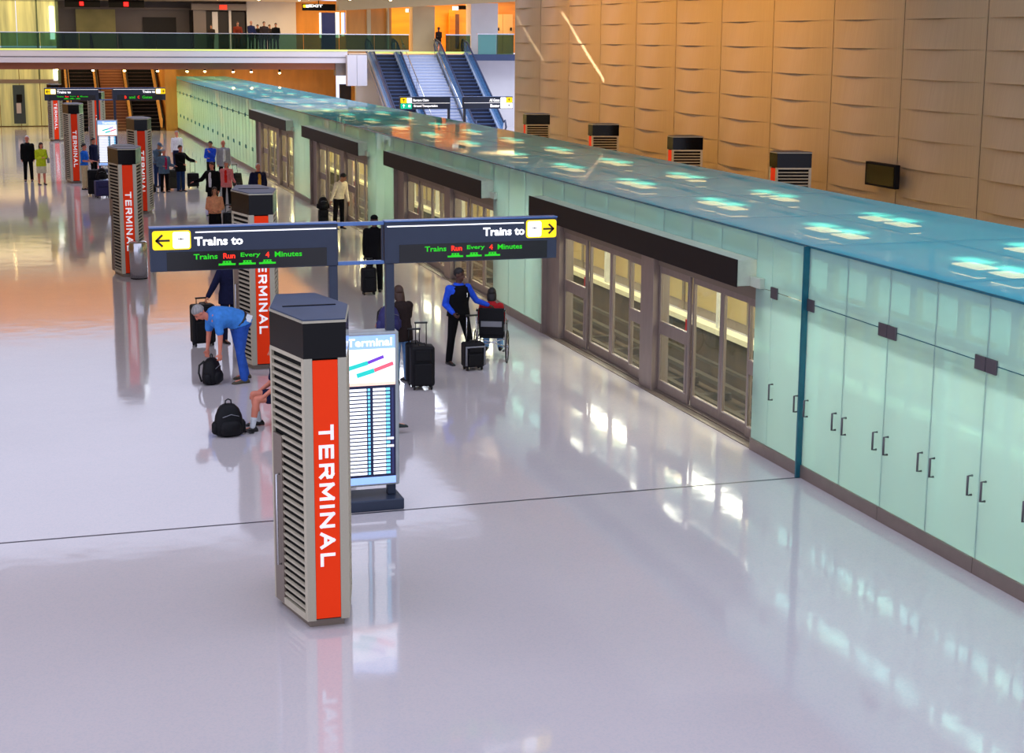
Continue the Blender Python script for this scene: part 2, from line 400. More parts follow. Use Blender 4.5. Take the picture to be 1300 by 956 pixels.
# ------------------------------------------------------------------ platform door bays
m_header = mat('dark_bronze_header', (26, 20, 20), .5, 0, .06, 3, spec=.15)
m_headlt = mat('pale_header_end', (196, 204, 186), .4, .2)
m_frame = mat('bronze_door_frame', (150, 134, 126), .38, .4, .06, 9, stretch=(1, 1, .3))
m_sticker = mat('red_sticker', (200, 40, 34), .5)
def leaf(y0, y1, outer, par, off):
    d = MB(); x0, x1 = 10.13+off, 10.18+off; st = .07
    d.box(x0, x1, y0, y0+st, .03, 2.12); d.box(x0, x1, y1-st, y1, .03, 2.12)
    d.box(x0, x1, y0+st, y1-st, .03, .2); d.box(x0, x1, y0+st, y1-st, 2.0, 2.12)
    if outer: d.box(x0, x1, y0+st, y1-st, .98, 1.2); d.box(x0-.012, x0, y0+st, y0+st+.07, .2, .98)
    l = d.build('door_leaf', m_frame, par, bevel=.006)
    rng = [(.2, .98), (1.2, 2.0)] if outer else [(.2, 2.0)]
    for a, b in rng: MB().box(x0+.02, x0+.028, y0+st, y1-st, a, b).build('glass', m_clear, l)
    t = MB()
    for a, b in rng:
        t.box(x0-.004, x0, y0+st-.012, y0+st, a, b); t.box(x0-.004, x0, y1-st, y1-st+.012, a, b); t.box(x0-.004, x0, y0+st, y1-st, a-.012, a)
    t.build('bead', m_chrome, l)
    if outer: MB().box(x0+.005, x0+.018, y0+st+.02, y0+st+.09, 1.22, 1.4).build('sticker', m_sticker, l)
ordn = ['nearest', 'second', 'third', 'farthest']
for k in range(4):
    o = PER*k; w_ = ordn[k]
    for gi, ys in enumerate(([20.085, 20.876, 21.868, 22.994, 24.249], [24.80, 25.61, 26.605, 27.766, 29.046])):
        g = empty('platform_door', (0, o, 0), 0, '%s half of the %s bay of bronze framed sliding glass train doors' % (('near', 'far')[gi], w_), 'door', 'sliding platform doors')
        for i in range(4): leaf(ys[i], ys[i+1]-.006, i in (0, 3), g, (.0, .05)[i in (1, 2)])
        MB().box(10.08, 10.3, ys[0], ys[4], 0, .03).build('threshold', m_steel_d, g)
    b = empty('door_surround', (0, o, 0), 0, '%s dark bronze pillar and panel surround framing two sets of train doors' % w_, 'door frame', 'surrounds of the platform doors')
    for a, c in ((24.249, 24.80), (29.046, 29.83), (20.02, 20.085)):
        MB().box(10.02 if c > 24 else 10.1, 10.32, a, c, 0, 2.37).build('pillar', m_frame, b, bevel=.008)
    MB().box(10.1, 10.32, 20.0, 29.83, 2.12, 2.38).build('head_panel', m_steel_d, b, bevel=.004)
    MB().box(W-.02, 10.1, 29.78, 29.83, 0, 2.38).build('return_panel', m_frame, b)
    MB().box(W-.01, 10.1, 20.2, 29.83, -.02, .012).build('sill', m_steel_d, b)
    h = empty('door_header', (0, o, 0), 0, '%s long dark box header jutting out above the train doors' % w_, 'header', 'dark headers over the platform doors')
    MB().box(9.66, 10.3, 20.3, 29.83, 2.375, 2.75).build('casing', m_headlt, h, bevel=.006)
    MB().box(9.644, 9.66, 20.285, 29.84, 2.365, 2.757).build('front_plate', m_header, h, bevel=.003)
    MB().box(9.86, 10.28, 19.98, 20.3, 2.375, 2.52).build('end_block', m_headlt, h, bevel=.006)
    t = empty('glass_screen', (0, o, 0), 0, 'row of frosted glass transom panes above the %s dark door header' % w_, 'glass wall', 'transom rows over the door headers')
    sy = [20.25, 21.43, 22.53, 23.65, 24.93, 26.2, 27.37, 28.55, 29.83]
    for i in range(8): gp(sy[i], sy[i+1], 2.76, ZR-.01).build('transom_pane', g_wall, t)
    s = MB()
    for y in sy: s.box(W-.004, W+.006, y-.009, y+.009, 2.76, ZR)
    s.build('seam_gasket', m_teal, t)
# ------------------------------------------------------------------ louvred TERMINAL pylons
HEX = [(-.21, -.83), (.21, -.83), (.405, 0), (.21, .83), (-.21, .83), (-.405, 0)]
ZB, ZC, ZT = .09, 2.75, 3.12
def inset(poly, d):
    cx = sum(p[0] for p in poly)/len(poly); cy = sum(p[1] for p in poly)/len(poly)
    return [(cx+(x-cx)*(1-d/.4), cy+(y-cy)*(1-d/.8)) for x, y in poly]
def louvre(p, q, name, par, z0, z1, door=False, off=0.):
    """slatted face from p to q (outside on the right hand walking p->q); slats proud of the dark core"""
    p, q = V((p[0], p[1], 0)), V((q[0], q[1], 0)); d = (q-p).normalized(); L = (q-p).length; n = V((d.y, -d.x, 0)); Z = V((0, 0, 1))
    mb = MB()
    def bar(a, b, za, zb, dep, o=0.): c = p+d*((a+b)/2)+n*(o-dep/2)+Z*((za+zb)/2); mb.obox(c, d*((b-a)/2), n*(dep/2), Z*((zb-za)/2))
    bar(0, .035, z0, z1, .03); bar(L-.06, L, z0, z1, .03); bar(.03, L-.05, z0, z0+.07, .03); bar(.03, L-.05, z1-.04, z1, .03)
    k = int((z1-z0-.1)/.0785)
    zs = 1.86
    for i in range(k):
        z = z0+.095+i*.0785; a = .03
        if door and z < zs: a = .25
        c = p+d*((a+L-.05)/2)+n*(-.018)+Z*(z+.019); mb.obox(c, d*((L-.05-a)/2), n*.012-Z*.003, Z*.0135+n*.003)
    o = mb.build(name, m_slat, par)
    if door:
        e = MB(); c = p+d*.14+n*(-.012)+Z*((z0+zs)/2); e.obox(c, d*.11, n*.013, Z*((zs-z0)/2)); e.build('service_door', m_steel_d, par, bevel=.004)
        h = MB(); h.tube([p+d*.19+n*.0+Z*.5, p+d*.19+n*.035+Z*.5, p+d*.19+n*.035+Z*1.45, p+d*.19+n*.0+Z*1.45], .012, 8); h.build('bar_handle', m_chrome, par, smooth=True)
def endface(p, q, par):
    p, q = V((p[0], p[1], 0)), V((q[0], q[1], 0)); d = (q-p).normalized(); L = (q-p).length; n = V((d.y, -d.x, 0)); Z = V((0, 0, 1))
    for a, b in ((0, .085), (L-.085, L)):
        mb = MB(); mb.obox(p+d*((a+b)/2)-n*.015+Z*((ZB+ZC)/2), d*((b-a)/2), n*.015, Z*((ZC-ZB)/2)); mb.build('steel_stile', m_steel, par, bevel=.003)
    mb = MB(); mb.obox(p+d*(L/2)-n*.016+Z*((ZB+.02+ZC-.02)/2), d*(L/2-.087), n*.013, Z*((ZC-ZB)/2-.02)); o = mb.build('orange_panel', m_orange, par)
    c = p+d*(L/2)+n*.0+Z*1.37; block_letters('TERMINAL', m_white, c, -Z, d, 1.44, .15, o)
GLY = dict(T=(.95, [[(0, 1), (1, 1)], [(.5, 1), (.5, 0)]]), E=(.85, [[(1, 1), (0, 1), (0, 0), (1, 0)], [(0, .52), (.92, .52)]]),
    R=(.92, [[(0, 0), (0, 1), (.78, 1), (1, .88), (1, .6), (.78, .48), (0, .48)], [(.55, .48), (1, 0)]]), M=(1.1, [[(0, 0), (0, 1), (.5, .25), (1, 1), (1, 0)]]),
    I=(.0, [[(.5, 0), (.5, 1)]]), N=(.95, [[(0, 0), (0, 1), (1, 0), (1, 1)]]), A=(1.05, [[(0, 0), (.5, 1), (1, 0)], [(.2, .32), (.8, .32)]]), L=(.8, [[(0, 1), (0, 0), (1, 0)]]))
def block_letters(word, m, c, right, up, w, h, parent, st=.25, gap=.36):
    """wide block capitals drawn as strokes"""
    tot = sum(GLY[ch][0]+st for ch in word)+gap*(len(word)-1); k = w/tot; x = -tot/2; mb = MB(); nn = right.cross(up); hh = h/2-st*k/2
    for ch in word:
        gw, strokes = GLY[ch]
        P_ = lambda p: c+right*((x+st/2+p[0]*gw)*k)+up*((p[1]*2-1)*hh)
        for s_ in strokes:
            for a, b in zip(s_, s_[1:]):
                a, b = P_(a), P_(b); u = (b-a).normalized(); v = u.cross(nn); e = st*k/2
                mb.obox((a+b)/2+nn*.002, u*((b-a).length/2+e*.96), v*e, nn*.0025)
        x += gw+st+gap
    return mb.build('lettering', m, parent)
def pylon(loc, label, half=False, rz=0.):
    r = empty('louvred_pylon', loc, rz, label, 'pylon', 'hexagonal louvred pylons')
    P = HEX if not half else [(-.21, -.83), (.21, -.83), (.405, 0), (-.405, 0)]
    core = inset(P, .035) if not half else [(-.18, -.79), (.18, -.79), (.36, -.01), (-.36, -.01)]
    MB().prism(core, ZB, ZC).build('core', m_black, r)
    MB().prism([(x*.9, y*.93) for x, y in core], 0, ZB).build('plinth', m_steel_d, r)
    endface(P[0], P[1], r)
    louvre(P[1], P[2], 'louvre_panel', r, ZB, ZC)
    if not half:
        louvre(P[2], P[3], 'louvre_panel', r, ZB, ZC, door=False); endface(P[3], P[4], r)
        louvre(P[4], P[5], 'louvre_panel', r, ZB, ZC); louvre(P[5], P[0], 'louvre_panel', r, ZB, ZC, door=True)
    else: louvre(P[3], P[0], 'louvre_panel', r, ZB, ZC)
    big = [(x*1.012, y*1.006) for x, y in P]
    MB().prism([(x*.985, y*.99) for x, y in big], ZC, ZT-.02).build('glass_collar', m_blackglass, r)
    MB().prism(big, ZT-.022, ZT).build('top_rim', m_steel, r)
    t = MB().prism([(x*.965, y*.975) for x, y in big], ZT, ZT+.012); o = t.build('top_plate', m_capt, r)
    if not half: MB().box(-.27, .27, -.02, .02, ZT+.012, ZT+.018).build('vent_slot', m_black, r)
    return r
pk = pylon((2.775, 15.77, 0), 'nearest louvred steel pylon with orange TERMINAL strip, standing in front of the lit map board')
for x, y, lab in ((4.06, 28.5, 'louvred orange TERMINAL pylon beside the bending man in blue, behind the overhead sign'),
                  (2.60, 40.35, 'louvred orange TERMINAL pylon with a steel bin at its foot'),
                  (4.02, 54.6, 'louvred orange TERMINAL pylon half hidden behind the one with the bin'),
                  (2.35, 66.6, 'louvred orange TERMINAL pylon under the far sign, left of the far lit map board'),
                  (3.95, 80.5, 'orange TERMINAL pylon mostly hidden behind the far pylon and sign'),
                  (2.35, 93.4, 'farthest orange TERMINAL pylon near the glass lift tower')):
    c = copy_tree(pk); c.location = (x, y, 0); c['label'] = lab
h0 = pylon((18.49, 35.3, 0), 'half pylon against the panelled wall, nearest of the four beyond the glass roof', True, -PI/2)
for y, lab in ((41.75, 'half pylon against the panelled wall, second nearest of four beyond the glass roof'), (48.3, 'half pylon against the panelled wall, third of four beyond the glass roof'), (55.2, 'half pylon against the panelled wall, farthest of four, beside the escalators')):
    c = copy_tree(h0); c.location = (18.49, y, 0); c['label'] = lab
b = empty('litter_bin', (2.77, 39.3, 0), 0, 'round stainless steel litter bin at the foot of the pylon on the left', 'bin')
MB().loft([MB().ring((0, 0, z), (r, 0, 0), (0, r, 0), 28) for z, r in ((.03, .215), (.86, .22), (.9, .2), (.92, .15))]).build('body', m_chrome, b, smooth=True)
MB().cyl((0, 0, 0), (0, 0, .03), .2, 24).build('base', m_black, b)

# ------------------------------------------------------------------ overhead train signs with map boards
m_mapframe = mat('silver_board_frame', (168, 174, 176), .35, .5)
m_hdr = glow('board_header_blue', (142, 178, 240), .9); m_mapw = glow('board_map_white', (240, 246, 255), 1.15)
m_navy = mat('board_navy', (10, 14, 52), .3, emit=(10, 14, 70), es=.3)
m_roww = glow('board_row_white', (238, 244, 255), 1.15); m_cyan = glow('board_cyan', (120, 205, 245), .95); m_purp = glow('board_purple', (110, 60, 190), .7)
m_teal2 = glow('board_teal', (30, 190, 180), .8); m_pink = glow('board_pink', (240, 90, 110), .85); m_peach = glow('board_peach', (250, 200, 180), .9)
m_txtw = glow('board_white_text', (255, 255, 255), 1.1)
m_led = mat('led_screen_black', (10, 10, 12), .25)
X_, Z_ = V((1, 0, 0)), V((0, 0, 1))
def arrow(mb, cx, cz, y, d, s, up=False):
    def seg(a, b, t=.012):
        a, b = V((a[0], y, a[1])), V((b[0], y, b[1])); u = (b-a).normalized(); w = u.cross(V((0, 1, 0)))
        mb.obox((a+b)/2, u*((b-a).length/2+t*.5), w*t, V((0, .002, 0)))
    if up: seg((cx, cz-s), (cx, cz+s)); seg((cx-s*.7, cz+s*.3), (cx, cz+s)); seg((cx+s*.7, cz+s*.3), (cx, cz+s))
    else: seg((cx-s*d, cz), (cx+s*d, cz)); seg((cx+s*.1*d, cz+s*.85), (cx+s*d, cz)); seg((cx+s*.1*d, cz-s*.85), (cx+s*d, cz))
def rrect(x0, x1, z0, z1, y, r=.03, t=.006):
    mb = MB(); pts = []
    for cx, cz, a0 in ((x1-r, z1-r, 0), (x0+r, z1-r, 90), (x0+r, z0+r, 180), (x1-r, z0+r, 270)):
        for k in range(5): a = math.radians(a0+k*22.5); pts.append((cx+r*math.cos(a), cz+r*math.sin(a)))
    n = len(pts); vs = [(x, y, z) for x, z in pts]+[(x, y+t, z) for x, z in pts]
    return mb.add(vs, [tuple(range(n)), tuple(range(n, 2*n))[::-1]]+[(i, n+i, n+(i+1) % n, (i+1) % n) for i in range(n)])
def plane_icon(mb, cx, cz, y, s):
    mb.obox((cx, y, cz), V((.9, 0, -.12))*s, V((0, .0015, 0)), V((0, 0, .12))*s)
    mb.add([V((cx, y-.001, cz))+V(p)*s for p in ((.3, 0, 0), (-.25, 0, .75), (-.05, 0, .02), (-.3, 0, -.6))], [(0, 1, 2), (0, 2, 3)])
def sign(label, y, z0, left, right, board_only=False, ox=0.):
    r = empty('overhead_sign', (ox, y, z0), 0, label, 'sign', 'free standing overhead signs')
    for k, (xa, xb) in enumerate(((1.47, 3.70), (4.28, 6.50))):
        b = MB().box(xa, xb, -.06, .06, 3.07, 3.585).build('sign_board', m_signblue, r, bevel=.012)
        MB().box(xa, xb, -.075, .075, 3.585, 3.6).build('top_trim', mat('sign_trim_blue', (86, 120, 176), .3, .4), b)
        (left if k == 0 else right)(b, -.061)
    for xa in (3.59, 4.295): MB().box(xa, xa+.105, -.045, .055, .14, 3.07).build('post', m_signblue, r, bevel=.008)
    MB().box(3.655, 3.67, -.02, .02, 3.07, 3.59).build('mast', m_signblue, r); MB().box(4.25, 4.27, -.02, .02, 3.07, 3.59).build('mast', m_signblue, r)
    for z in (3.09, 3.57): MB().box(3.70, 4.28, -.03, .03, z-.022, z+.022).build('cross_rail', mat('sign_trim_blue', (86, 120, 176)), r, bevel=.005)
    MB().box(3.53, 4.455, -.27, .27, 0, .14).build('base', m_signblue, r, bevel=.015)
    mp = MB().box(3.55, 4.435, -.11, .12, .28, 2.24).build('map_board', m_mapframe, r, bevel=.02)
    yy = -.112
    MB().box(3.60, 4.385, yy-.002, yy+.006, .31, 2.2).build('light_box', m_navy, mp)
    MB().box(3.60, 4.385, yy-.005, yy-.002, 2.03, 2.2).build('header_strip', m_hdr, mp)
    MB().box(3.60, 4.385, yy-.005, yy-.002, .31, .40).build('footer_strip', m_hdr, mp)
    MB().box(3.60, 4.385, yy-.005, yy-.002, 1.58, 2.03).build('map_sheet', m_mapw, mp)
    MB().box(3.60, 4.385, yy-.0055, yy-.002, 1.57, 1.61).build('map_edge', m_peach, mp)
    text('heading', 'Terminal', m_txtw, (4.065, yy-.006, 2.115), X_, Z_, .56, .10, mp, .002, .02)
    def strip(x0, z0_, x1, z1, w, m, n):
        a, c = V((x0, yy-.007, z0_)), V((x1, yy-.007, z1)); u = (c-a).normalized(); MB().obox((a+c)/2, u*((c-a).length/2), V((0, .001, 0)), u.cross(V((0, 1, 0)))*w).build(n, m, mp)
    strip(3.78, 1.79, 4.04, 1.86, .026, m_teal2, 'teal_concourse'); strip(4.04, 1.86, 4.24, 1.93, .02, m_purp, 'purple_concourse')
    strip(3.9, 1.70, 4.12, 1.76, .028, m_teal2, 'teal_concourse'); strip(4.12, 1.76, 4.36, 1.84, .024, m_pink, 'pink_concourse')
    rows = MB(); cy_ = MB(); pb = MB()
    for i in range(23):
        z = 1.515-i*.0485
        rows.box(3.63, 4.02, yy-.005, yy-.002, z-.014, z+.018); cy_.box(4.035, 4.065, yy-.005, yy-.002, z-.014, z+.018)
        rows.box(4.10, 4.26, yy-.005, yy-.002, z-.014, z+.018); cy_.box(4.265, 4.315, yy-.005, yy-.002, z-.014, z+.018)
    for i in (13, 15): z = 1.515-i*.0485; rows.box(4.27, 4.36, yy-.007, yy-.005, z-.012, z+.016)
    rows.build('listing_rows', m_roww, mp); cy_.build('listing_marks', m_cyan, mp); pb.box(4.335, 4.36, yy-.005, yy-.002, .43, 1.53).build('side_strip', mat('board_dull_blue', (60, 66, 120), .4), mp)
    return r
def led_words(b, y, x0, x1, z0, z1, words):
    n = sum(len(w)+1 for w, _ in words)-1; k = 0
    for w, c in words:
        a = x0+(x1-x0)*k/n; e = x0+(x1-x0)*(k+len(w))/n
        text('led_lettering', w, m_ledr if c else m_ledg, ((a+e)/2, y, (z0+z1)/2), X_, Z_, (e-a)*.93, (z1-z0), b, .002, .02); k += len(w)+1
def led_trains(b, y, xs, z):
    mb = MB()
    for x in xs:
        mb.box(x, x+.2, y-.002, y, z, z+.022); mb.box(x+.045, x+.155, y-.002, y, z+.022, z+.032)
        for i in range(3): mb.box(x+.055+i*.035, x+.075+i*.035, y-.002, y, z+.032, z+.045)
        mb.box(x+.05, x+.15, y-.002, y, z+.045, z+.052)
    mb.build('led_trains', m_ledg, b)
def train_left(ledtxt):
    def fn(b, y):
        rrect(1.50, 1.945, 3.33, 3.555, y-.004).build('arrow_panel', m_yellow, b)
        rrect(1.735, 1.93, 3.345, 3.54, y-.008, .025).build('plane_panel', m_whitelit, b)
        a = MB(); arrow(a, 1.62, 3.44, y-.007, -1, .075); a.build('arrow', m_darkline, b); a = MB(); plane_icon(a, 1.83, 3.455, y-.011, .04); a.build('train_pictogram', m_darkline, b)
        text('lettering', 'Trains to', m_whitelit, (2.27, y-.003, 3.42), X_, Z_, .57, .105, b, .003, .03)
        MB().box(2.0, 3.68, y-.004, y, 3.522, 3.536).build('white_rule', m_whitelit, b)
        MB().box(1.66, 3.56, y-.004, y, 3.082, 3.30).build('led_screen', m_led, b)
        ledtxt(b, y-.006, 1.96, 3.27)
    return fn
def train_right(ledtxt):
    def fn(b, y):
        rrect(6.09, 6.49, 3.335, 3.56, y-.004).build('arrow_panel', m_yellow, b)
        rrect(6.11, 6.29, 3.35, 3.545, y-.008, .025).build('plane_panel', m_whitelit, b)
        a = MB(); arrow(a, 6.385, 3.445, y-.007, 1, .065); a.build('arrow', m_darkline, b); a = MB(); plane_icon(a, 6.2, 3.46, y-.011, .036); a.build('train_pictogram', m_darkline, b)
        text('lettering', 'Trains to', m_whitelit, (5.8, y-.003, 3.43), X_, Z_, .54, .105, b, .003, .03)
        MB().box(4.31, 6.06, y-.004, y, 3.522, 3.536).build('white_rule', m_whitelit, b)
        MB().box(4.46, 6.37, y-.004, y, 3.082, 3.30).build('led_screen', m_led, b)
        ledtxt(b, y-.006, 4.77, 6.05)
    return fn
def run4(b, y, x0, x1):
    led_words(b, y, x0, x1, 3.205, 3.27, [('Trains', 0), ('Run', 1), ('Every', 0), ('4', 1), ('Minutes', 0)])
    led_trains(b, y, [x0+.3, x0+.54, x0+.78], 3.125)
def gates(b, y, x0, x1): led_words(b, y, x0, x1-.1, 3.14, 3.26, [('B', 1), ('and', 0), ('C', 1), ('Gates', 0)])
sign('near blue-grey double sign reading Trains to with green lights, above the lit map board', 19.0, 0, train_left(run4), train_right(run4))
sign('far double sign with green and red lights, above the far lit map board', 71.0, 0, train_left(run4), train_right(gates), ox=-.1)
m_green = glow('lit_green_sign', (0, 190, 150), .8)
def exitL(b, y):
    rrect(1.50, 1.78, 3.33, 3.56, y-.004).build('yellow_arrow_panel', m_yellow, b); rrect(1.78, 2.0, 3.33, 3.56, y-.004).build('pictogram_panel', m_whitelit, b)
    rrect(1.50, 1.78, 3.09, 3.32, y-.004).build('green_arrow_panel', m_green, b); rrect(1.78, 2.0, 3.09, 3.32, y-.004).build('green_pictogram_panel', m_green, b)
    a = MB(); arrow(a, 1.64, 3.45, y-.007, 1, .06, True); a.build('pictogram', m_darkline, b); a = MB(); arrow(a, 1.64, 3.2, y-.007, 1, .06, True); a.box(1.84, 1.94, y-.008, y-.005, 3.16, 3.26); a.build('white_pictogram', m_whitelit, b)
    text('lettering', 'Baggage Claim', m_whitelit, (2.4, y-.003, 3.44), X_, Z_, .68, .13, b, .003, .03); text('lettering', 'Ground Transportation', m_whitelit, (2.6, y-.003, 3.2), X_, Z_, 1.06, .13, b, .003, .03)
    MB().box(2.0, 3.68, y-.004, y, 3.32, 3.335).build('white_rule', m_whitelit, b)
def exitR(b, y):
    rrect(6.2, 6.49, 3.33, 3.56, y-.004).build('yellow_arrow_panel', m_yellow, b); rrect(5.95, 6.2, 3.33, 3.56, y-.004).build('pictogram_panel', m_whitelit, b)
    rrect(5.95, 6.49, 3.09, 3.32, y-.004).build('lift_panel', m_whitelit, b)
    a = MB(); arrow(a, 6.34, 3.45, y-.007, 1, .05, True); a.build('arrow', m_darkline, b); a = MB(); arrow(a, 6.34, 3.2, y-.007, 1, .05, True); a.build('arrow', m_darkline, b)
    text('lettering', 'All Gates', m_whitelit, (5.68, y-.003, 3.44), X_, Z_, .46, .13, b, .003, .03); text('lettering', 'Elevator', m_whitelit, (5.7, y-.003, 3.2), X_, Z_, .42, .13, b, .003, .03)
    MB().box(4.31, 6.0, y-.004, y, 3.32, 3.335).build('white_rule', m_whitelit, b)
sign('distant double sign in front of the escalators, reading Baggage Claim and Ground Transportation', 67.0, -.29, exitL, exitR, ox=14.36)
# wall mounted screen box
t = empty('wall_screen', (19.0, 32.35, 2.78), 0, 'black boxy display screen mounted low on the panelled wall', 'screen')
MB().box(-.12, 0, -.68, .66, -.27, .27).build('casing', m_black, t, bevel=.01); MB().box(-.127, -.12, -.62, .6, -.22, .22).build('screen', m_blackglass, t)
MB().box(0, .2, -.1, .1, -.1, .1).build('bracket', m_black, t)

# ------------------------------------------------------------------ far end of the hall
def px_box(mb, x0, y0, x1, y1, Y, dep=.2, mi=0):
    a = at(x0, (y0+y1)/2, Y); b_ = at(x1, (y0+y1)/2, Y); xm = (x0+x1)/2
    return mb.box(a.x, b_.x, Y, Y+dep, at(xm, y1, Y).z, at(xm, y0, Y).z, mi)
m_slabw = mat('pale_slab_edge', (196, 194, 206), .35, .1, .03, .4)
m_limef = mat('lime_edge_light', (200, 214, 120), .5, emit=(206, 220, 110), es=.5)
m_railglass = frosted('green_rail_glass', (40, 66, 58), .86, .3, .02, 1.35, .6, tint=(152, 186, 174))
m_ygl = mat('yellow_green_glass', (196, 194, 132), .25, 0, .4, .9, stretch=(4, 4, .25), emit=(204, 206, 140), es=.22)
m_grey = mat('grey_metal_cladding', (122, 112, 108), .4, .3, .08, .7)
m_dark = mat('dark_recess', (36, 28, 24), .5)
YB = 98.0
sl = MB(); sl.box(-12, 19.9, YB, 103.4, 4.22, 4.93); sl.box(-12, 3.2, 103.4, 118, 4.22, 4.93); sl.box(9.2, 19.9, 103.4, 118, 4.22, 4.93); sl.box(3.2, 9.2, 110.2, 118, 4.22, 4.93); struct('floor_upper', sl, m_slabw)
struct('trim_3', MB().box(-12, 19.9, YB-.03, YB, 4.93, 5.02), m_limef)
struct('trim_4', MB().box(-12, 19.9, YB-.03, YB, 4.55, 4.58), m_dark)
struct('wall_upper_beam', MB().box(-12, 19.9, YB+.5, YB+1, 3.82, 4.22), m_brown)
rl = empty('balcony_railing', (0, YB, 4.93), 0, 'long green glass railing along the balcony front', 'railing')
for i in range(15):
    a = -9.2+2.2*i
    MB().box(a+.01, a+2.19, .05, .07, .1, 1.0).build('glass_panel', m_railglass, rl)
MB().box(-9.2, 23.8, .03, .09, 1.0, 1.05).build('handrail', m_chrome, rl, bevel=.01); MB().box(-9.2, 23.8, .02, .1, .0, .1).build('shoe', m_steel, rl)
# lower rear wall
struct('wall_back', MB().box(-12, 3.0, 110.6, 110.9, 0, 4.22).box(9.88, 21.5, 110.0, 110.3, 0, 4.22), m_gold)
struct('wall_back_upper', px_box(MB(), 72, -1, 440, 66, 114, .3), m_grey)
# glass lift tower at the far left, floor to above the balcony
tw = empty('lift_tower', (0, 0, 0), 0, 'tall yellow-green glass lift tower at the far left end of the hall', 'lift')
x1 = at(74, 60, 108).x
for i, a in enumerate([x1-1.25*k for k in range(1, 6)]):
    MB().box(a+.02, a+1.23, 108, 108.05, 0.05, 2.75).build('glass_pane', m_ygl, tw); MB().box(a+.02, a+1.23, 108, 108.05, 3.0, 5.0).build('glass_pane', m_ygl, tw); MB().box(a+.02, a+1.23, 108, 108.05, 5.1, 8.08).build('glass_pane', m_ygl, tw)
s = MB().box(x1-6.4, x1, 107.94, 108.1, 2.75, 3.0)
s.build('cross_band', m_steel_d, tw); MB().box(x1-.1, x1+.08, 107.9, 108.1, 0, 8.08).build('corner_post', mat('olive_post', (90, 104, 70), .4), tw)
for k in (1, 3, 5): MB().box(x1-1.25*k-.05, x1-1.25*k+.05, 107.93, 108.1, 3, 8.08).build('mullion', mat('olive_post', (90, 104, 70)), tw)
px_box(MB(), 63, 8, 69, 50, 107.8, .1).build('light_strip', glow('white_light_strip', (255, 255, 250), 3), tw)
px_box(MB(), 68, 87, 73, 102, 107.8, .1).build('light_strip', glow('white_light_strip', (255, 255, 250), 3), tw)
px_box(MB(), 17, 108, 32, 157, 107.7, .1).build('lift_door', mat('dark_green_lift_glass', (48, 62, 48), .2), tw)
px_box(MB(), 21, 120, 28, 130, 107.6, .08).build('poster', m_black, tw); px_box(MB(), 21, 131, 27, 144, 107.6, .08).build('notice', m_slabw, tw)
# upper level: what stands behind the balcony
def deco(name, label, cat, rects, group=None):
    r = empty(name, (0, 0, 0), 0, label, cat, group)
    for nm, m, x0, y0, x1, y1, Y, d in rects: px_box(MB(), x0, y0, x1, y1, Y, d).build(nm, m, r)
    return r
m_redlit = glow('red_display_dot', (255, 20, 20), 2.5)
m_olive = mat('olive_yellow_cladding', (176, 168, 104), .4, 0, .2, .8)
deco('display_board', 'black overhead board with red light, upper level, left one of two', 'display', [('casing', m_black, 82, -.2, 127, 9, 108, .3), ('rod', m_black, 90, -1, 90.6, 0, 108.1, .05), ('rod', m_black, 119, -1, 119.6, 0, 108.1, .05), ('red_light', m_redlit, 101, 2, 106, 7, 107.95, .05)], 'black boards with a red light')
deco('display_board', 'black overhead board with red light, upper level, right one of two', 'display', [('casing', m_black, 138, -.2, 183, 9.5, 108, .3), ('rod', m_black, 146, -1, 146.6, 0, 108.1, .05), ('rod', m_black, 174, -1, 174.6, 0, 108.1, .05), ('red_light', m_redlit, 157, 2.5, 163, 8, 107.95, .05)], 'black boards with a red light')
deco('lift_lobby', 'grey metal lift lobby wall with dark glass panels behind the balcony', 'lobby wall', [
    ('stone_panel', m_olive, 97, 11, 147, 66, 113, .3), ('steel_panel', m_grey, 147, 10, 243, 66, 113.2, .3), ('dark_glass', m_dark, 182, 22, 224, 60, 113, .1),
    ('end_frame', m_dark, 241, 10, 244, 66, 112.9, .2), ('top_band', m_grey, 72, 9, 243, 12, 112.8, .2)])
deco('doorway_group', 'row of dark doorways with a grey fascia and red exit light on the upper level', 'doorway', [
    ('fascia', m_grey, 243, 5, 313, 13, 109.6, .4), ('dark_opening', m_dark, 262, 15, 311, 66, 110, .3), ('pale_pillar', m_paintw, 270, 15, 277, 66, 109.8, .2), ('pale_pillar', m_paintw, 291, 13, 294, 66, 109.8, .2), ('pale_pillar', m_grey, 246, 13, 262, 66, 109.8, .2),
    ('exit_light', glow('red_exit_light', (255, 50, 30), 1.6), 279, 6.5, 288, 12, 109.5, .1)])
struct('wall_upper_pale', px_box(MB(), 313.6, 1, 376, 66, 110, .3), m_paintw)
struct('wall_upper_tan', px_box(MB(), 376, 1, 442, 66, 110.2, .3), m_gold)
s = deco('hanging_sign', 'small black hanging sign with yellow square above the balcony', 'sign', [('board', m_black, 384, 5, 426, 13.5, 104, .15), ('yellow_square', m_yellow, 385, 6, 388.5, 9.5, 103.95, .05), ('white_square', m_whitelit, 388.5, 6, 392, 9.5, 103.95, .05), ('rod', m_black, 404, -4, 405, 5, 104, .06)])
c = at(401, 7.5, 103.95); text('lettering', 'EXIT', m_whitelit, c, X_, Z_, .9, .17, s, .01, .03)
m_ad = mat('ad_dark_blue', (28, 28, 70), .2, emit=(40, 40, 100), es=.3)
m_adw = glow('ad_cream_edge', (255, 244, 205), 1.5); m_adb = glow('ad_blue', (90, 130, 220), .9)
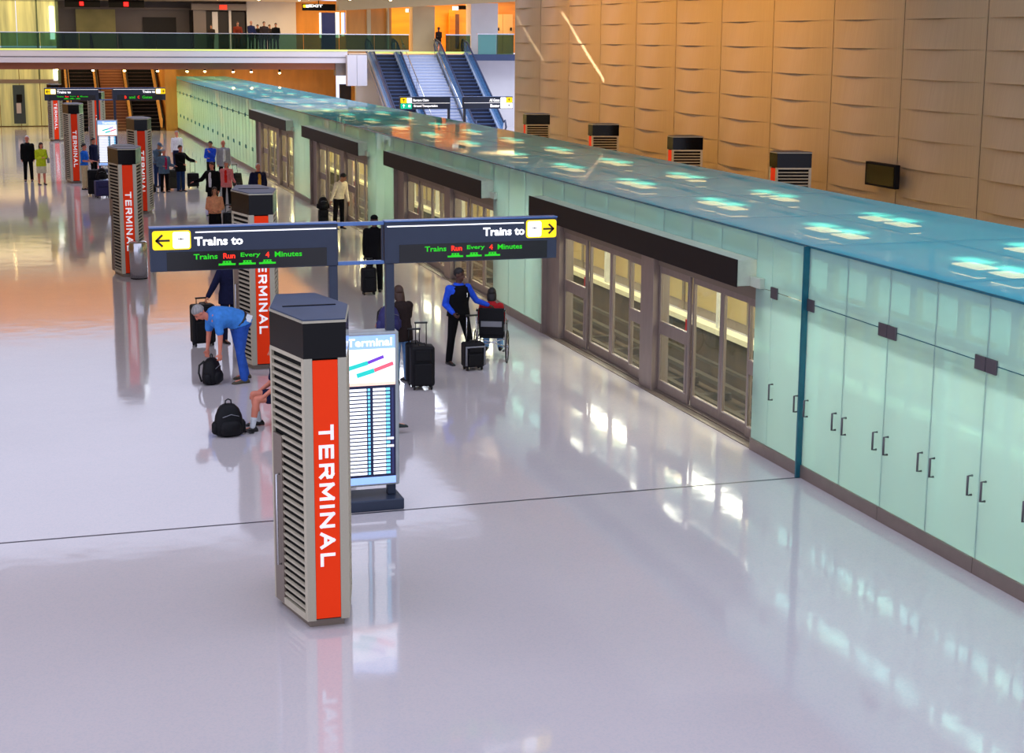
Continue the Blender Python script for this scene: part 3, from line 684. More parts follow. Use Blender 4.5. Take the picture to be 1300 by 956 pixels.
deco('advert_panel', 'tall dark blue lit advert panels with cream lit edges on the balcony level', 'advertisement', [('panel', m_ad, 408, 16, 426, 66, 105, .2), ('panel', m_ad, 412, 17, 414, 41, 104.95, .1), ('panel', m_adb, 437, 16, 443, 42, 105, .2),
    ('lit_edge', m_adw, 406, 16, 408, 48, 104.95, .2), ('lit_edge', m_adw, 426.5, 15.5, 431, 48, 104.95, .2), ('lit_edge', m_adw, 434, 16, 437, 46, 104.95, .2)])
# facade with openings on the right of the upper level
m_beige = mat('beige_column', (196, 176, 136), .5, 0, .05, .8)
m_amber = mat('amber_lit_wall', (226, 140, 30), .4, 0, .12, 1.5, stretch=(.4, .4, 3))
def seg(n, m, x0, y0, x1, y1, Y, d): return struct(n, px_box(MB(), x0, y0, x1, y1, Y, d), m)
seg('wall_upper_brown', m_gold, 440, 10, 497, 67, 104, .4); seg('wall_column_1', m_beige, 466, 12, 471, 67, 103.8, .2)
seg('wall_column_2', m_beige, 524, 8, 552, 67, 103.5, .9); seg('wall_column_3', m_paintw, 598, 4, 632, 75, 103, 1.2); seg('wall_column_4', m_beige, 492, 10, 494, 66, 103.5, .9)
seg('wall_upper_rear', m_amber, 486, -2, 662, 67, 109, .3)
seg('wall_niche', m_amber, 571, 12, 578, 67, 106, .2)
bm = MB(); p = [at(x, y, Y) for x, y, Y in ((430, -12, 103), (430, 13.5, 103), (662, 1.5, 101), (662, -12, 101))]
vs = p+[q+V((0, .8, 0)) for q in p]
bm.add(vs, [(0, 1, 2, 3), (7, 6, 5, 4), (0, 4, 5, 1), (1, 5, 6, 2), (2, 6, 7, 3), (3, 7, 4, 0)]); struct('wall_beam', bm, m_beige)
m_ddoor = mat('dark_wood_door', (86, 44, 20), .4, 0, .2, 2)
deco('door', 'dark brown door in the amber wall beyond the standing man upstairs', 'door', [('door_leaf', m_ddoor, 572, 18, 583, 62, 108.6, .2), ('frame', m_amber, 570, 16, 572, 62, 108.5, .3)])
deco('door', 'pair of pale brown doors at the far right end of the upper level', 'door', [('door_leaf', m_tan, 632, 18, 638, 68, 108.6, .2), ('door_leaf', m_tan, 638.4, 18, 651, 68, 108.6, .2), ('handle', m_black, 632.5, 35, 634, 39, 108.4, .1), ('handle', m_black, 648, 35, 650, 39, 108.4, .1)])
deco('hanging_sign', 'small black and white hanging sign in the doorway behind the standing man', 'sign', [('board', m_black, 582, 7, 592, 12, 105, .15), ('white_square', m_whitelit, 575, 8, 582, 13, 105, .15), ('yellow_square', m_yellow, 592, 6, 596, 12, 104.95, .15)])
deco('hanging_sign', 'small black and white hanging sign in the amber lit opening left of the column', 'sign', [('board', m_black, 519, 11, 524, 15, 105, .15), ('white_square', m_whitelit, 515.5, 11, 519, 15.5, 104.9, .15)])
# lower structures right of the balcony slab
seg('wall_duct', m_grey, 426, 68, 443, 96, 98.4, .6)
bxs = MB(); px_box(bxs, 441, 70, 453, 109, 97.6, .5); px_box(bxs, 453.4, 70, 466, 109, 97.6, .5); struct('wall_panel_box', bxs, m_slabw)
seg('wall_dark_gap', m_dark, 432, 107, 448, 140, 104, .3); seg('wall_brown_post', m_gold, 447, 107, 452, 142, 103.6, .3)
seg('wall_sloped_side', m_beige, 452, 100, 475, 150, 103, .2)
# pale wall and landing behind the escalators
seg('wall_escalator', m_paintw, 452, 74, 664, 200, 102.6, .3)
lan = MB().box(19.95, 33.5, 101.2, 118, 4.35, 4.72); struct('floor_landing', lan, m_slabw)
struct('trim_5', px_box(MB(), 588, 69, 664, 77, 100.9, .3), mat('navy_edge', (40, 56, 92), .4))
struct('trim_6', px_box(MB(), 468, 65.5, 590, 68, 101, .2), m_limef)
rr = empty('balcony_railing', (0, 0, 0), 0, 'pale green glass railing at the right end of the landing', 'railing')
px_box(MB(), 607, 44, 630, 69, 101, .04).build('glass_panel', frosted('pale_rail_glass', (120, 176, 176), .4, .3, tint=(150, 200, 196)), rr); px_box(MB(), 630.5, 44, 652, 69, 101, .04).build('glass_panel', m_railglass, rr)
px_box(MB(), 606, 42.6, 653, 44, 100.98, .08).build('handrail', m_chrome, rr)
rr = empty('balcony_railing', (0, 0, 0), 0, 'short glass railing between the right escalator and the pale column', 'railing')
px_box(MB(), 566, 45, 597, 67, 101.4, .04).build('glass_panel', m_railglass, rr); px_box(MB(), 566, 43.6, 597, 45, 101.38, .08).build('handrail', m_chrome, rr)
# escalators and stairs
m_step = mat('blue_grey_step', (70, 90, 132), .4, .3, .1, 3); m_riser = mat('dark_navy_riser', (10, 16, 42), .5)
m_deck = mat('brushed_escalator_deck', (176, 186, 206), .35, .4, .05, 5)
m_balg = frosted('escalator_glass', (130, 176, 216), .6, .3, tint=(160, 196, 226))
m_hand = mat('dark_blue_handrail', (24, 36, 70), .4)
def escalator(label, xa, xb, yt, zt, yb, zb, mats=None, group=None):
    st, ri, dk, gl, ha = mats or (m_step, m_riser, m_deck, m_balg, m_hand)
    r = empty('escalator', (0, 0, 0), 0, label, 'escalator', group)
    n = max(4, int(round((zt-zb)/.21))); s = MB(); dz = (zt-zb)/n; dy = (yt-yb)/n
    for i in range(n):
        y0, y1 = yb+dy*i, yb+dy*(i+1); z = zb+dz*(i+1)
        lo, hi = min(y0, y1), max(y0, y1)
        s.box(xa+.28, xb-.28, lo, hi, z-.04, z, 0); s.box(xa+.28, xb-.28, lo+.01, hi, z-dz-.2, z-.04, 1)
    s.build('steps', [st, ri], r)
    d = V((0, yt-yb, zt-zb)); L = d.length; u = d/L; w = V((0, -u.z, u.y)) if u.y > 0 else V((0, u.z, -u.y))
    c = V((0, (yt+yb)/2, (zt+zb)/2))
    for x in (xa+.14, xb-.14):
        MB().obox(c+V((x, 0, 0))+w*.05, V((.13, 0, 0)), u*(L/2), w*.12).build('deck', dk, r)
        MB().obox(c+V((x, 0, 0))+w*.5, V((.012, 0, 0)), u*(L/2), w*.36).build('glass_balustrade', gl, r)
        p0 = V((x, yb, zb))+w*.9; p1 = V((x, yt, zt))+w*.9; fwd = V((0, 1 if yt > yb else -1, 0))
        pts = [V((x, yb, zb+.15))-fwd*.6, V((x, yb, zb+.5))-fwd*.95, V((x, yb, zb+.9))-fwd*.75, p0]+[p0.lerp(p1, k/6) for k in range(1, 6)]+[p1, V((x, yt, zt+.98))+fwd*.7, V((x, yt, zt+.6))+fwd*1.0, V((x, yt, zt+.1))+fwd*.7]
        MB().tube(pts, .055, 8).build('handrail', ha, r, smooth=True)
        MB().obox(V((x, yt, zt+.45))+fwd*.4, V((.012, 0, 0)), fwd*.4, V((0, 0, .4))).build('newel_glass', gl, r)
    MB().obox(c-w*.35+V(((xa+xb)/2, 0, 0)), V(((xb-xa)/2, 0, 0)), u*(L/2), w*.12).build('underside', dk, r)
    return r
escalator('left one of two blue escalators rising to the landing on the right', 21.75, 23.75, 101.0, 4.72, 92.9, .05, group='blue escalators')
escalator('right one of two blue escalators, against the pale wall', 26.3, 28.4, 101.0, 4.72, 92.9, .05, group='blue escalators')
stt = empty('staircase', (0, 0, 0), 0, 'wide pale stone stairs between the two blue escalators', 'stairs')
s = MB(); n = 27
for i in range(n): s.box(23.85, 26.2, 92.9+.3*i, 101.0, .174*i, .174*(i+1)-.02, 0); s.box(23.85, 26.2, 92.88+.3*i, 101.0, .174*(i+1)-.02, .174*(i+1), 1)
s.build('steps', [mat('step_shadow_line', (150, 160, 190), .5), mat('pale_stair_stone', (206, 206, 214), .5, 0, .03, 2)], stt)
for x in (24.0, 26.1):
    MB().tube([(x, 92.9, 1.0), (x, 101.0, 5.7)], .03, 8).build('handrail', m_chrome, stt, smooth=True)
    for k in range(5): MB().cyl((x, 93.2+1.85*k, .1+1.07*k), (x, 93.2+1.85*k, 1.15+1.07*k), .02, 8).build('baluster', m_chrome, stt)
e_d = (mat('dark_brown_step', (52, 32, 18), .4, .2), m_black, mat('gold_lit_deck', (190, 140, 70), .25, .7), frosted('amber_balustrade', (150, 100, 50), .5, .3, tint=(180, 130, 80)), m_black)
escalator('dark escalator rising under the balcony, left of the brown stairs', 3.35, 5.4, 110.1, 4.93, 102.0, .05, e_d, 'dark escalators under the balcony')
escalator('dark escalator rising under the balcony, right of the brown stairs', 7.0, 9.1, 110.1, 4.93, 102.0, .05, e_d, 'dark escalators under the balcony')
stt = empty('staircase', (0, 0, 0), 0, 'brown stone stairs between the dark escalators under the balcony', 'stairs')
s = MB()
for i in range(29): s.box(5.5, 6.95, 101.6+.29*i, 110.15, .17*i, .17*(i+1)-.03, 0); s.box(5.5, 6.95, 101.58+.29*i, 110.15, .17*(i+1)-.03, .17*(i+1), 1)
s.build('steps', [mat('brown_stair_riser', (110, 66, 26), .5), mat('brown_stair_tread', (150, 96, 44), .5)], stt)
struct('wall_stair_side', MB().box(9.15, 9.86, 101.6, 110.2, 0, 4.2), m_gold)
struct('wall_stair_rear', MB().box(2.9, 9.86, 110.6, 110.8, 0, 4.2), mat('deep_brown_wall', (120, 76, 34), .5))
# downlights hanging below the balcony soffit
m_bulb = glow('warm_bulb', (255, 214, 140), 22)
dl = None
for i, (px, py, Y) in enumerate(((200, 90, 99.8), (237.5, 90.5, 99.8), (260, 90.5, 99.8), (296, 91, 99.8), (319, 91, 99.8), (355, 92.5, 99.2), (72, 88, 99.8), (118, 89, 99.8), (158, 89.5, 99.8))):
    q = at(px, py, Y)
    if dl is None:
        dl = empty('downlight', q, 0, 'small warm downlight under the balcony edge', 'lamp', 'warm downlights under the balcony')
        MB().cyl((0, 0, .02), (0, 0, .45), .07, 12).build('can', m_black, dl); MB().ell((0, 0, -.01), (.08, 0, 0), (0, .08, 0), (0, 0, .06)).build('bulb', m_bulb, dl, smooth=True)
    else: c = copy_tree(dl); c.location = q
for i in range(26):
    c = copy_tree(dl); c.location = (-8+2.6*(i % 13), 100.5+3.4*(i//13), 8.12); c['label'] = 'small warm downlight in the ceiling of the upper level'; c['group'] = 'ceiling downlights of the upper level'
# ------------------------------------------------------------------ luggage
m_case = mat('black_case_fabric', (12, 12, 17), .6, 0, .2, 30, spec=.25); m_grip = mat('dark_plastic', (14, 14, 16), .35)
m_casegrey = mat('grey_case_trim', (128, 130, 136), .45); m_bluebag = mat('navy_bag', (34, 34, 92), .6, 0, .15, 20)
m_casebrown = mat('dark_olive_case', (50, 50, 36), .6, 0, .15, 20); m_red = mat('red_cloth', (190, 30, 34), .7, 0, .1, 10)
def suitcase(x, y, rz, label, w=.42, d=.26, h=.6, hh=.38, m=None, trim=None, tilt=0, z=0, group=None):
    m = m or m_case; r = empty('suitcase', (x, y, z), rz, label, 'suitcase', group); r.rotation_euler.x = tilt
    MB().box(-w/2, w/2, -d/2, d/2, .06, h).build('shell', m, r, bevel=.045)
    MB().box(-w/2+.05, w/2-.05, -d/2-.045, -d/2+.03, .1, h*.62).build('front_pocket', m, r, bevel=.02)
    MB().box(-w/2+.07, w/2-.07, -d/2-.03, -d/2+.03, h*.68, h-.06).build('top_pocket', m, r, bevel=.014)
    if trim:
        t = MB(); pts = [(-w/2+.02, -d/2-.012, .1), (-w/2+.02, -d/2-.012, h-.07), (w/2-.02, -d/2-.012, h-.07), (w/2-.02, -d/2-.012, .1)]
        t.tube(pts, .022, 8); t.build('side_trim', trim, r, smooth=True)
    MB().tube([(-.06, 0, h-.01), (-.05, 0, h+.03), (.05, 0, h+.03), (.06, 0, h-.01)], .012, 8).build('carry_handle', m_grip, r, smooth=True)
    if hh:
        b = MB().tube([(-.09, d/2-.05, h-.02), (-.09, d/2-.05, h+hh)], .009, 8); b.tube([(.09, d/2-.05, h-.02), (.09, d/2-.05, h+hh)], .009, 8)
        hb = b.build('pull_handle', m_chrome if trim else m_grip, r, smooth=True)
        MB().box(-.11, .11, d/2-.07, d/2-.03, h+hh-.01, h+hh+.02).build('grip', m_grip, hb, bevel=.006)
    for sx in (-1, 1):
        for sy in (-1, 1): MB().cyl((sx*(w/2-.07), sy*(d/2-.05)-.0, .04), (sx*(w/2-.04), sy*(d/2-.05), .04), .04, 14).build('wheel', m_rubber, r, smooth=True)
    return r
def backpack(x, y, rz, label, s=1., m=None, z=0, tilt=0, group=None, nm='backpack'):
    m = m or m_case; r = empty(nm, (x, y, z), rz, label, 'bag', group, sc=s); r.rotation_euler.x = tilt
    mb = MB(); R = []
    for k, (zz, a, b) in enumerate(((0, .15, .10), (.03, .20, .14), (.15, .215, .15), (.3, .19, .135), (.40, .15, .11), (.46, .09, .07), (.475, .04, .03))):
        R.append([V((a*abs(math.cos(t))**.7*(1 if math.cos(t) > 0 else -1), b*abs(math.sin(t))**.8*(1 if math.sin(t) > 0 else -1), zz)) for t in [2*PI*i/20 for i in range(20)]])
    mb.loft(R).build('main_bag', m, r, smooth=True)
    R = []
    for zz, a, b in ((.03, .11, .05), (.06, .15, .08), (.16, .155, .085), (.23, .12, .06), (.25, .07, .03)):
        R.append(mb.ring((0, -.115, zz), (a, 0, 0), (0, b, 0), 16))
    MB().loft(R).build('front_pocket', m, r, smooth=True)
    for sx in (-1, 1):
        R = [mb.ring((sx*.2, 0, zz), (a, 0, 0), (0, a*1.4, 0), 12) for zz, a in ((.04, .03), (.07, .05), (.18, .05), (.22, .025))]
        MB().loft(R).build('side_pocket', m, r, smooth=True)
        MB().tube([(sx*.08, .1, .42), (sx*.1, .19, .34), (sx*.11, .2, .2), (sx*.13, .14, .05)], .018, 8).build('shoulder_strap', m_grip, r, smooth=True)
    MB().tube([(-.045, 0, .46), (-.04, 0, .52), (0, 0, .54), (.04, 0, .52), (.045, 0, .46)], .011, 8).build('top_handle', m_grip, r, smooth=True)
    MB().tube([(.12, -.13, .3), (.0, -.15, .34), (-.12, -.13, .3)], .006, 6).build('zip', m_casegrey, r, smooth=True)
    MB().tube([(.2, .02, .06), (.3, -.06, .02), (.36, -.04, .014)], .012, 6).build('loose_strap', m_grip, r, smooth=True)
    return r
# ------------------------------------------------------------------ people
def skinm(n, rgb): return mat('skin_'+n, rgb, .55, 0, .04, 14)
SK = dict(light=skinm('light', (214, 160, 134)), tan=skinm('tan', (186, 126, 92)), dark=skinm('dark', (84, 52, 38)), ruddy=skinm('ruddy', (216, 130, 104)))
def cloth(n, rgb, v=.12): return mat('cloth_'+n, rgb, .85, 0, v, 16, bump=.25, bscale=9, spec=.15)
def hairm(n, rgb): return mat('hair_'+n, rgb, .6, 0, .3, 40, stretch=(1, 1, .2))
HR = dict(black=hairm('black', (20, 16, 16)), grey=hairm('grey', (150, 146, 144)), white=hairm('white', (226, 224, 222)), brown=hairm('brown', (64, 40, 26)))
m_eye = mat('dark_eye', (26, 18, 14), .3); m_lip = mat('lip', (150, 80, 70), .5)
def rotx(v, a): c, s = math.cos(a), math.sin(a); return V((v[0], v[1]*c-v[2]*s, v[1]*s+v[2]*c))
def person(x, y, rz, label, h=1.77, lean=0, head=0, hyaw=0, R=((-.12, 0, -1), (-.05, -.15, -1)), L=((.12, 0, -1), (.05, -.15, -1)),
           LR=((-.05, 0, -1), (-.02, .02, -1)), LL=((.05, 0, -1), (.02, .02, -1)), top=None, sleeve=1., pants=None, skirt=None, hair='black', long_hair=0, skin='light',
           shoes=None, coat=0., opening=None, vest=None, hat=None, grip=(0, 0), vox=.012, seat=None, shorts=False, z=0., group=None, fat=1., foot=True, hairline=1.):
    s = h/1.77; r = empty('person', (x, y, z), rz, label, 'person', group, sc=s)
    N = lambda v: V(v).normalized()
    LRs = (N(LR[0]), N(LR[1])); LLs = (N(LL[0]), N(LL[1])); Rs = (N(R[0]), N(R[1])); Ls = (N(L[0]), N(L[1]))
    drop = lambda a: -(.43*a[0].z+.42*a[1].z)
    zp = .085+max(drop(LRs), drop(LLs)); 
    if seat: zp = seat/s+.09
    P = V((0, 0, zp)); la = math.radians(lean)
    # spine curve
    sp = {}; q = V(P); t = -.12
    def ang(t): k = min(1, max(0, (t+.05)/.3)); return la*(.35+.65*k)
    pts = []; p = P.copy(); t = 0.
    steps = 32; dt = .66/steps
    pts.append((0., p.copy(), ang(0)))
    for i in range(steps):
        t += dt; a = ang(t); p = p+V((0, -math.sin(a), math.cos(a)))*dt; pts.append((t, p.copy(), a))
    def S(t):
        if t <= 0: a = ang(t)*.5; return P+V((0, -math.sin(a), math.cos(a)))*t, a
        i = min(len(pts)-1, int(t/dt)); return pts[i][1], pts[i][2]
    def sring(t, a, b, off, n=16, infl=0.):
        c, an = S(t); Yv = V((0, -math.cos(an), -math.sin(an))); return MB().ring(c+Yv*off, V((1, 0, 0))*(a*fat+infl), Yv*(b*fat+infl), n)
    TOR = [(-.12, .10, .08, -.0), (-.06, .165, .115, -.01), (.03, .165, .12, -.01), (.12, .148, .108, .0), (.20, .145, .102, .0), (.32, .165, .115, .01), (.42, .175, .112, .005), (.48, .15, .085, -.005), (.52, .075, .06, -.01)]
    sh = lambda sx: S(.445)[0]+V((sx*.175*min(fat, 1.08), 0, 0))
    nb, na = S(.52); ha = na*.6+math.radians(head)
    HU = V((0, -math.sin(ha), math.cos(ha))); HF = V((math.sin(math.radians(hyaw)), -math.cos(ha)*math.cos(math.radians(hyaw)), -math.sin(ha))).normalized(); HX = HF.cross(HU).normalized()*-1
    HF = (HF-HU*HF.dot(HU)).normalized(); hc = nb+HU*.165+HF*.015
    arms = []
    for sx, A, gr in ((-1, Rs, grip[0]), (1, Ls, grip[1])):
        a = sh(sx); e = a+A[0]*.285; w = e+A[1]*.25; arms.append((sx, a, e, w, A, gr))
    legs = []
    for sx, A in ((-1, LRs), (1, LLs)):
        a = P+V((sx*.09, 0, -.02)); k = a+A[0]*.42; f_ = k+A[1]*.42; legs.append((sx, a, k, f_, A))
    b = MB(); b.loft([sring(*q_) for q_ in TOR])
    b.limb(nb-HU*.05, hc-HU*.05, .06, .052)
    # head: skull, jaw, nose, ears
    b.ell(hc+HU*.025-HF*.008, HX*.076, HF*.094, HU*.092); b.ell(hc-HU*.045+HF*.022, HX*.056, HF*.066, HU*.068)
    b.ell(hc-HU*.095+HF*.055, HX*.026, HF*.022, HU*.02); b.limb(hc+HU*.012+HF*.088, hc-HU*.03+HF*.108, .009, .015)
    for sx in (-1, 1): b.ell(hc+HX*sx*.077-HU*.006-HF*.005, HX*.011, HF*.02, HU*.033)
    for sx, a, e, w, A, gr in arms:
        b.limb(a, e, .056*min(fat, 1.15), .042, 12); b.limb(e, w, .041, .027, 12); b.ell(a, V((.06, 0, 0)), V((0, .06, 0)), V((0, 0, .06)))
        d = A[1]; sd = d.cross(V((0, 1, 0))); sd = (V((0, -1, 0))-d*V((0, -1, 0)).dot(d))
        if sd.length < .3: sd = V((1, 0, 0))-d*d.x
        sd.normalize(); n_ = d.cross(sd)*(-sx); n_.normalize()
        if n_.x*sx > 0: n_ = -n_
        b.ell(w+d*.05, d*.052, sd*.042, n_*.018)
        for k, ln in enumerate((.066, .078, .074, .056)):
            c = .3+gr*1.1; b0 = w+d*.085+sd*(.031-.0205*k); d1 = d*math.cos(c*.5)+n_*math.sin(c*.5); d2 = d*math.cos(c*1.5)+n_*math.sin(c*1.5)
            b.limb(b0, b0+d1*ln*.5, .0098, .009, 8); b.limb(b0+d1*ln*.5, b0+d1*ln*.5+d2*ln*.5, .009, .0075, 8)
        t0 = w+d*.03+sd*.03; t1 = t0+(d*.6+sd*.7+n_*.35).normalized()*.04; b.limb(t0, t1, .013, .011, 8); b.limb(t1, t1+(d*.85+n_*(.3+gr*.5)).normalized()*.03, .0105, .0085, 8)
    for sx, a, k, f_, A in legs:
        b.limb(a, k, .085*fat, .055, 14); b.limb(k, k+A[1]*.16, .053, .058, 14); b.limb(k+A[1]*.16, f_, .056, .036, 14)
        b.limb(f_-V((0, 0, .03)), f_+V((0, -.13, -.045)), .035, .025)
    b.build('body', SK[skin], r, vox=vox)
    # face and hair
    e = MB()
    for sx in (-1, 1):
        e.ell(hc+HX*sx*.031+HU*.012+HF*.082, HX*.012, HF*.006, HU*.006); e.ell(hc+HX*sx*.031+HU*.034+HF*.084, HX*.018, HF*.004, HU*.0035)
    e.build('eyes', m_eye, r, smooth=True)
    MB().ell(hc-HU*.055+HF*.085, HX*.022, HF*.006, HU*.006).build('mouth', m_lip, r, smooth=True)
    if hair and not hat or long_hair:
        hb = MB(); rings = []; n = 18
        for k in range(12):
            t_ = PI*(k+.3)/11.6; rg = []
            for i in range(n):
                f = 2*PI*i/n; dx, dy, dz = math.sin(t_)*math.cos(f), math.sin(t_)*math.sin(f), -math.cos(t_)
                low = -.1+.45*max(0, dy)*1.3 if dy > 0 else -.55
                rr = 1.13 if dz > low else .93
                if dz > low and dy > .3 and hairline < .5: rr = .96
                rg.append(hc+HU*(.028+dz*.092*rr)-HF*.01+HX*(dx*.076*rr)+HF*(dy*.094*rr))
            rings.append(rg)
        hb.loft(rings)
        if long_hair:
            hb.ell(hc-HF*.05-HU*(.05+long_hair*.3), HX*.085, HF*.05, HU*(.09+long_hair*.5))
            for sx in (-1, 1): hb.ell(hc+HX*sx*.07-HF*.01-HU*.05, HX*.025, HF*.05, HU*.09)
        hb.build('hair', HR[hair or 'brown'], r, smooth=True)
    if hat:
        hb = MB(); hb.ell(hc+HU*.06-HF*.008, HX*.086, HF*.103, HU*.07)
        hb.ell(hc+HU*.045+HF*.10, HX*.07, HF*.07, HU*.009); hb.build('cap', hat, r, smooth=True)
    # clothes
    if top:
        inf = .02+coat; t_ = MB(); tt = [q_ for q_ in TOR if q_[0] < .5]; hem = -.02-.16*(coat > .012)
        rr = [sring(hem, .172, .13, -.01, infl=inf+.004), sring(.03, .166, .122, -.01, infl=inf)]+[sring(*q_, infl=inf) for q_ in tt if q_[0] > .05]+[sring(.515, .09, .072, -.01, infl=.012+coat*.4), sring(.54, .068, .06, -.008, infl=.006+coat*.3)]
        t_.loft(rr)
        for sx, a, e_, w, A, gr in arms:
            t_.ell(a-V((sx*.01, 0, 0)), V((.084+coat*.6, 0, 0)), V((0, .08+coat*.5, 0)), V((0, 0, .08)))
            if sleeve > .5: t_.limb(a, e_, .068+coat*.6, .055+coat*.5); t_.limb(e_, e_+(w-e_)*.93, .055+coat*.5, .042+coat*.4)
            else: t_.limb(a, a+(e_-a)*.72, .07, .066)
        t_.build('jacket' if coat > .012 else 'shirt', top, r, vox=max(vox, .014))
        c0, an = S(.47); Yv = V((0, -math.cos(an), -math.sin(an)))
        if opening:
            o = MB(); rr = []
            for t0, wd in ((0.0, .05), (.15, .055), (.3, .06), (.42, .055), (.49, .03)):
                c1, a1 = S(t0); Y1 = V((0, -math.cos(a1), -math.sin(a1))); dep = .118*fat+inf+.002-(.035 if t0 > .45 else 0)
                rr.append(MB().ring(c1+Y1*(dep-.02), V((wd, 0, 0)), Y1*.026, 10))
            o.loft(rr).build('shirt_front', opening, r, smooth=True)
        col_ = MB(); rg = [MB().ring(S(.50)[0]-Yv*.008, V((.07+coat, 0, 0)), Yv*(.06+coat), 14), MB().ring(S(.545)[0]-Yv*.004, V((.062+coat*.5, 0, 0)), Yv*(.056+coat*.5), 14)]
        col_.loft(rg).build('collar', opening or top, r, smooth=True)
    if vest:
        v_ = MB(); rr = [sring(-.05, .172, .13, -.01, infl=.03)]+[sring(*q_, infl=.03) for q_ in TOR if 0 < q_[0] < .35]+[sring(.40, .14, .113, .008, infl=.034), sring(.46, .125, .098, .006, infl=.034), sring(.50, .10, .07, -.01, infl=.02)]
        v_.loft(rr).build('vest', vest, r, smooth=True)
        MB().obox(S(.33)[0]+V((.07, -.145, 0)), V((.025, 0, 0)), V((0, .004, 0)), V((0, 0, .035))).build('name_badge', m_whitelit, r)
    if pants:
        t_ = MB(); t_.loft([sring(*q_, infl=.012) for q_ in TOR if q_[0] < .1]+[sring(.07, .155, .115, -.005, infl=.01)])
        for sx, a, k, f_, A in legs:
            t_.limb(a, k if not shorts else a+(k-a)*.55, .097*fat, .072 if not shorts else .088)
            if not shorts: t_.limb(k, f_+V((0, 0, .0)), .072, .062)
            else: MB().limb(k+A[1]*.29, f_, .05, .045).build('sock', C['sgrey'], r, smooth=True)
        t_.build('shorts' if shorts else 'trousers', pants, r, vox=max(vox, .014))
        if not coat: MB().loft([sring(.035, .166, .122, -.01, infl=.016), sring(.065, .163, .12, -.01, infl=.016)]).build('belt', m_grip, r, smooth=True)
    if skirt:
        kz = [(.08, .155, .115), (.0, .18, .135), (-.2, .2, .15), (-.46, .2, .15)]
        MB().loft([MB().ring(P+V((0, 0, t0)), V((a_, 0, 0)), V((0, b_, 0)), 18) for t0, a_, b_ in kz]).build('skirt', skirt, r, smooth=True)
    if foot:
        for sx, a, k, f_, A in legs:
            mb = MB(); base = f_.z-.085; c = V((f_.x, f_.y, base)); R_ = []
            for yy, wd, ht in ((.085, .028, .05), (.06, .038, .085), (0, .042, .095), (-.06, .044, .075), (-.13, .05, .055), (-.18, .04, .04), (-.2, .02, .025)):
                R_.append([c+V((math.cos(2*PI*i/12)*wd, yy, max(.0, ht/2+math.sin(2*PI*i/12)*ht/2))) for i in range(12)])
            mb.loft(R_).build('shoe', shoes or m_grip, r, smooth=True)
    return r
def stand(px, py, h, z=0.):          # ground point of someone whose head top is seen at (px, py)
    q = atz(px, py, h+z); return q.x, q.y
C = dict(black=cloth('black', (12, 12, 15)), navy=cloth('navy', (26, 30, 60)), blue=cloth('blue', (40, 84, 214)), tee=cloth('sky_blue', (66, 134, 214)), jean=cloth('jean_blue', (44, 84, 170)),
         pale=cloth('pale_jean', (130, 176, 226)), denim=cloth('dark_denim', (34, 54, 96)), white=cloth('white', (232, 232, 238)), cream=cloth('cream', (238, 220, 190)), grey=cloth('grey', (150, 152, 162)),
         brown=cloth('brown', (44, 34, 32)), khaki=cloth('khaki', (196, 176, 140)), lime=cloth('lime', (196, 214, 40)), offw=cloth('off_white', (220, 214, 180)), mag=cloth('magenta', (176, 34, 84)),
         slate=cloth('slate_blue', (88, 112, 136)), pink=cloth('pink', (238, 140, 140)), gold=cloth('mustard', (222, 160, 60)), peach=cloth('peach', (220, 150, 110)), purple=cloth('purple', (60, 40, 110)), sgrey=cloth('sock_white', (214, 220, 224)), dkgreen=cloth('dark_green', (22, 40, 40)))
DN = (0, 0, -1)
# attendant with suitcase and wheelchair
person(7.50, 27.25, math.radians(14), 'man in bright blue shirt and black vest, hands on a suitcase and the wheelchair', 1.80, fat=1.1, head=4, hyaw=28, top=C['blue'], vest=C['black'], pants=C['black'], skin='dark', hair='black',
       R=((-.2, .22, -1), (.25, -.75, -.55)), L=((.55, -.1, -.85), (.85, -.15, -.35)), grip=(.9, .8), LR=((-.1, .05, -1), (-.06, .12, -1)), LL=((.22, -.1, -1), (.2, -.02, -1)), vox=.009)
suitcase(7.62, 26.72, math.radians(4), 'black and grey upright suitcase held by the man in blue shirt', .38, .26, .50, .46, trim=m_casegrey)
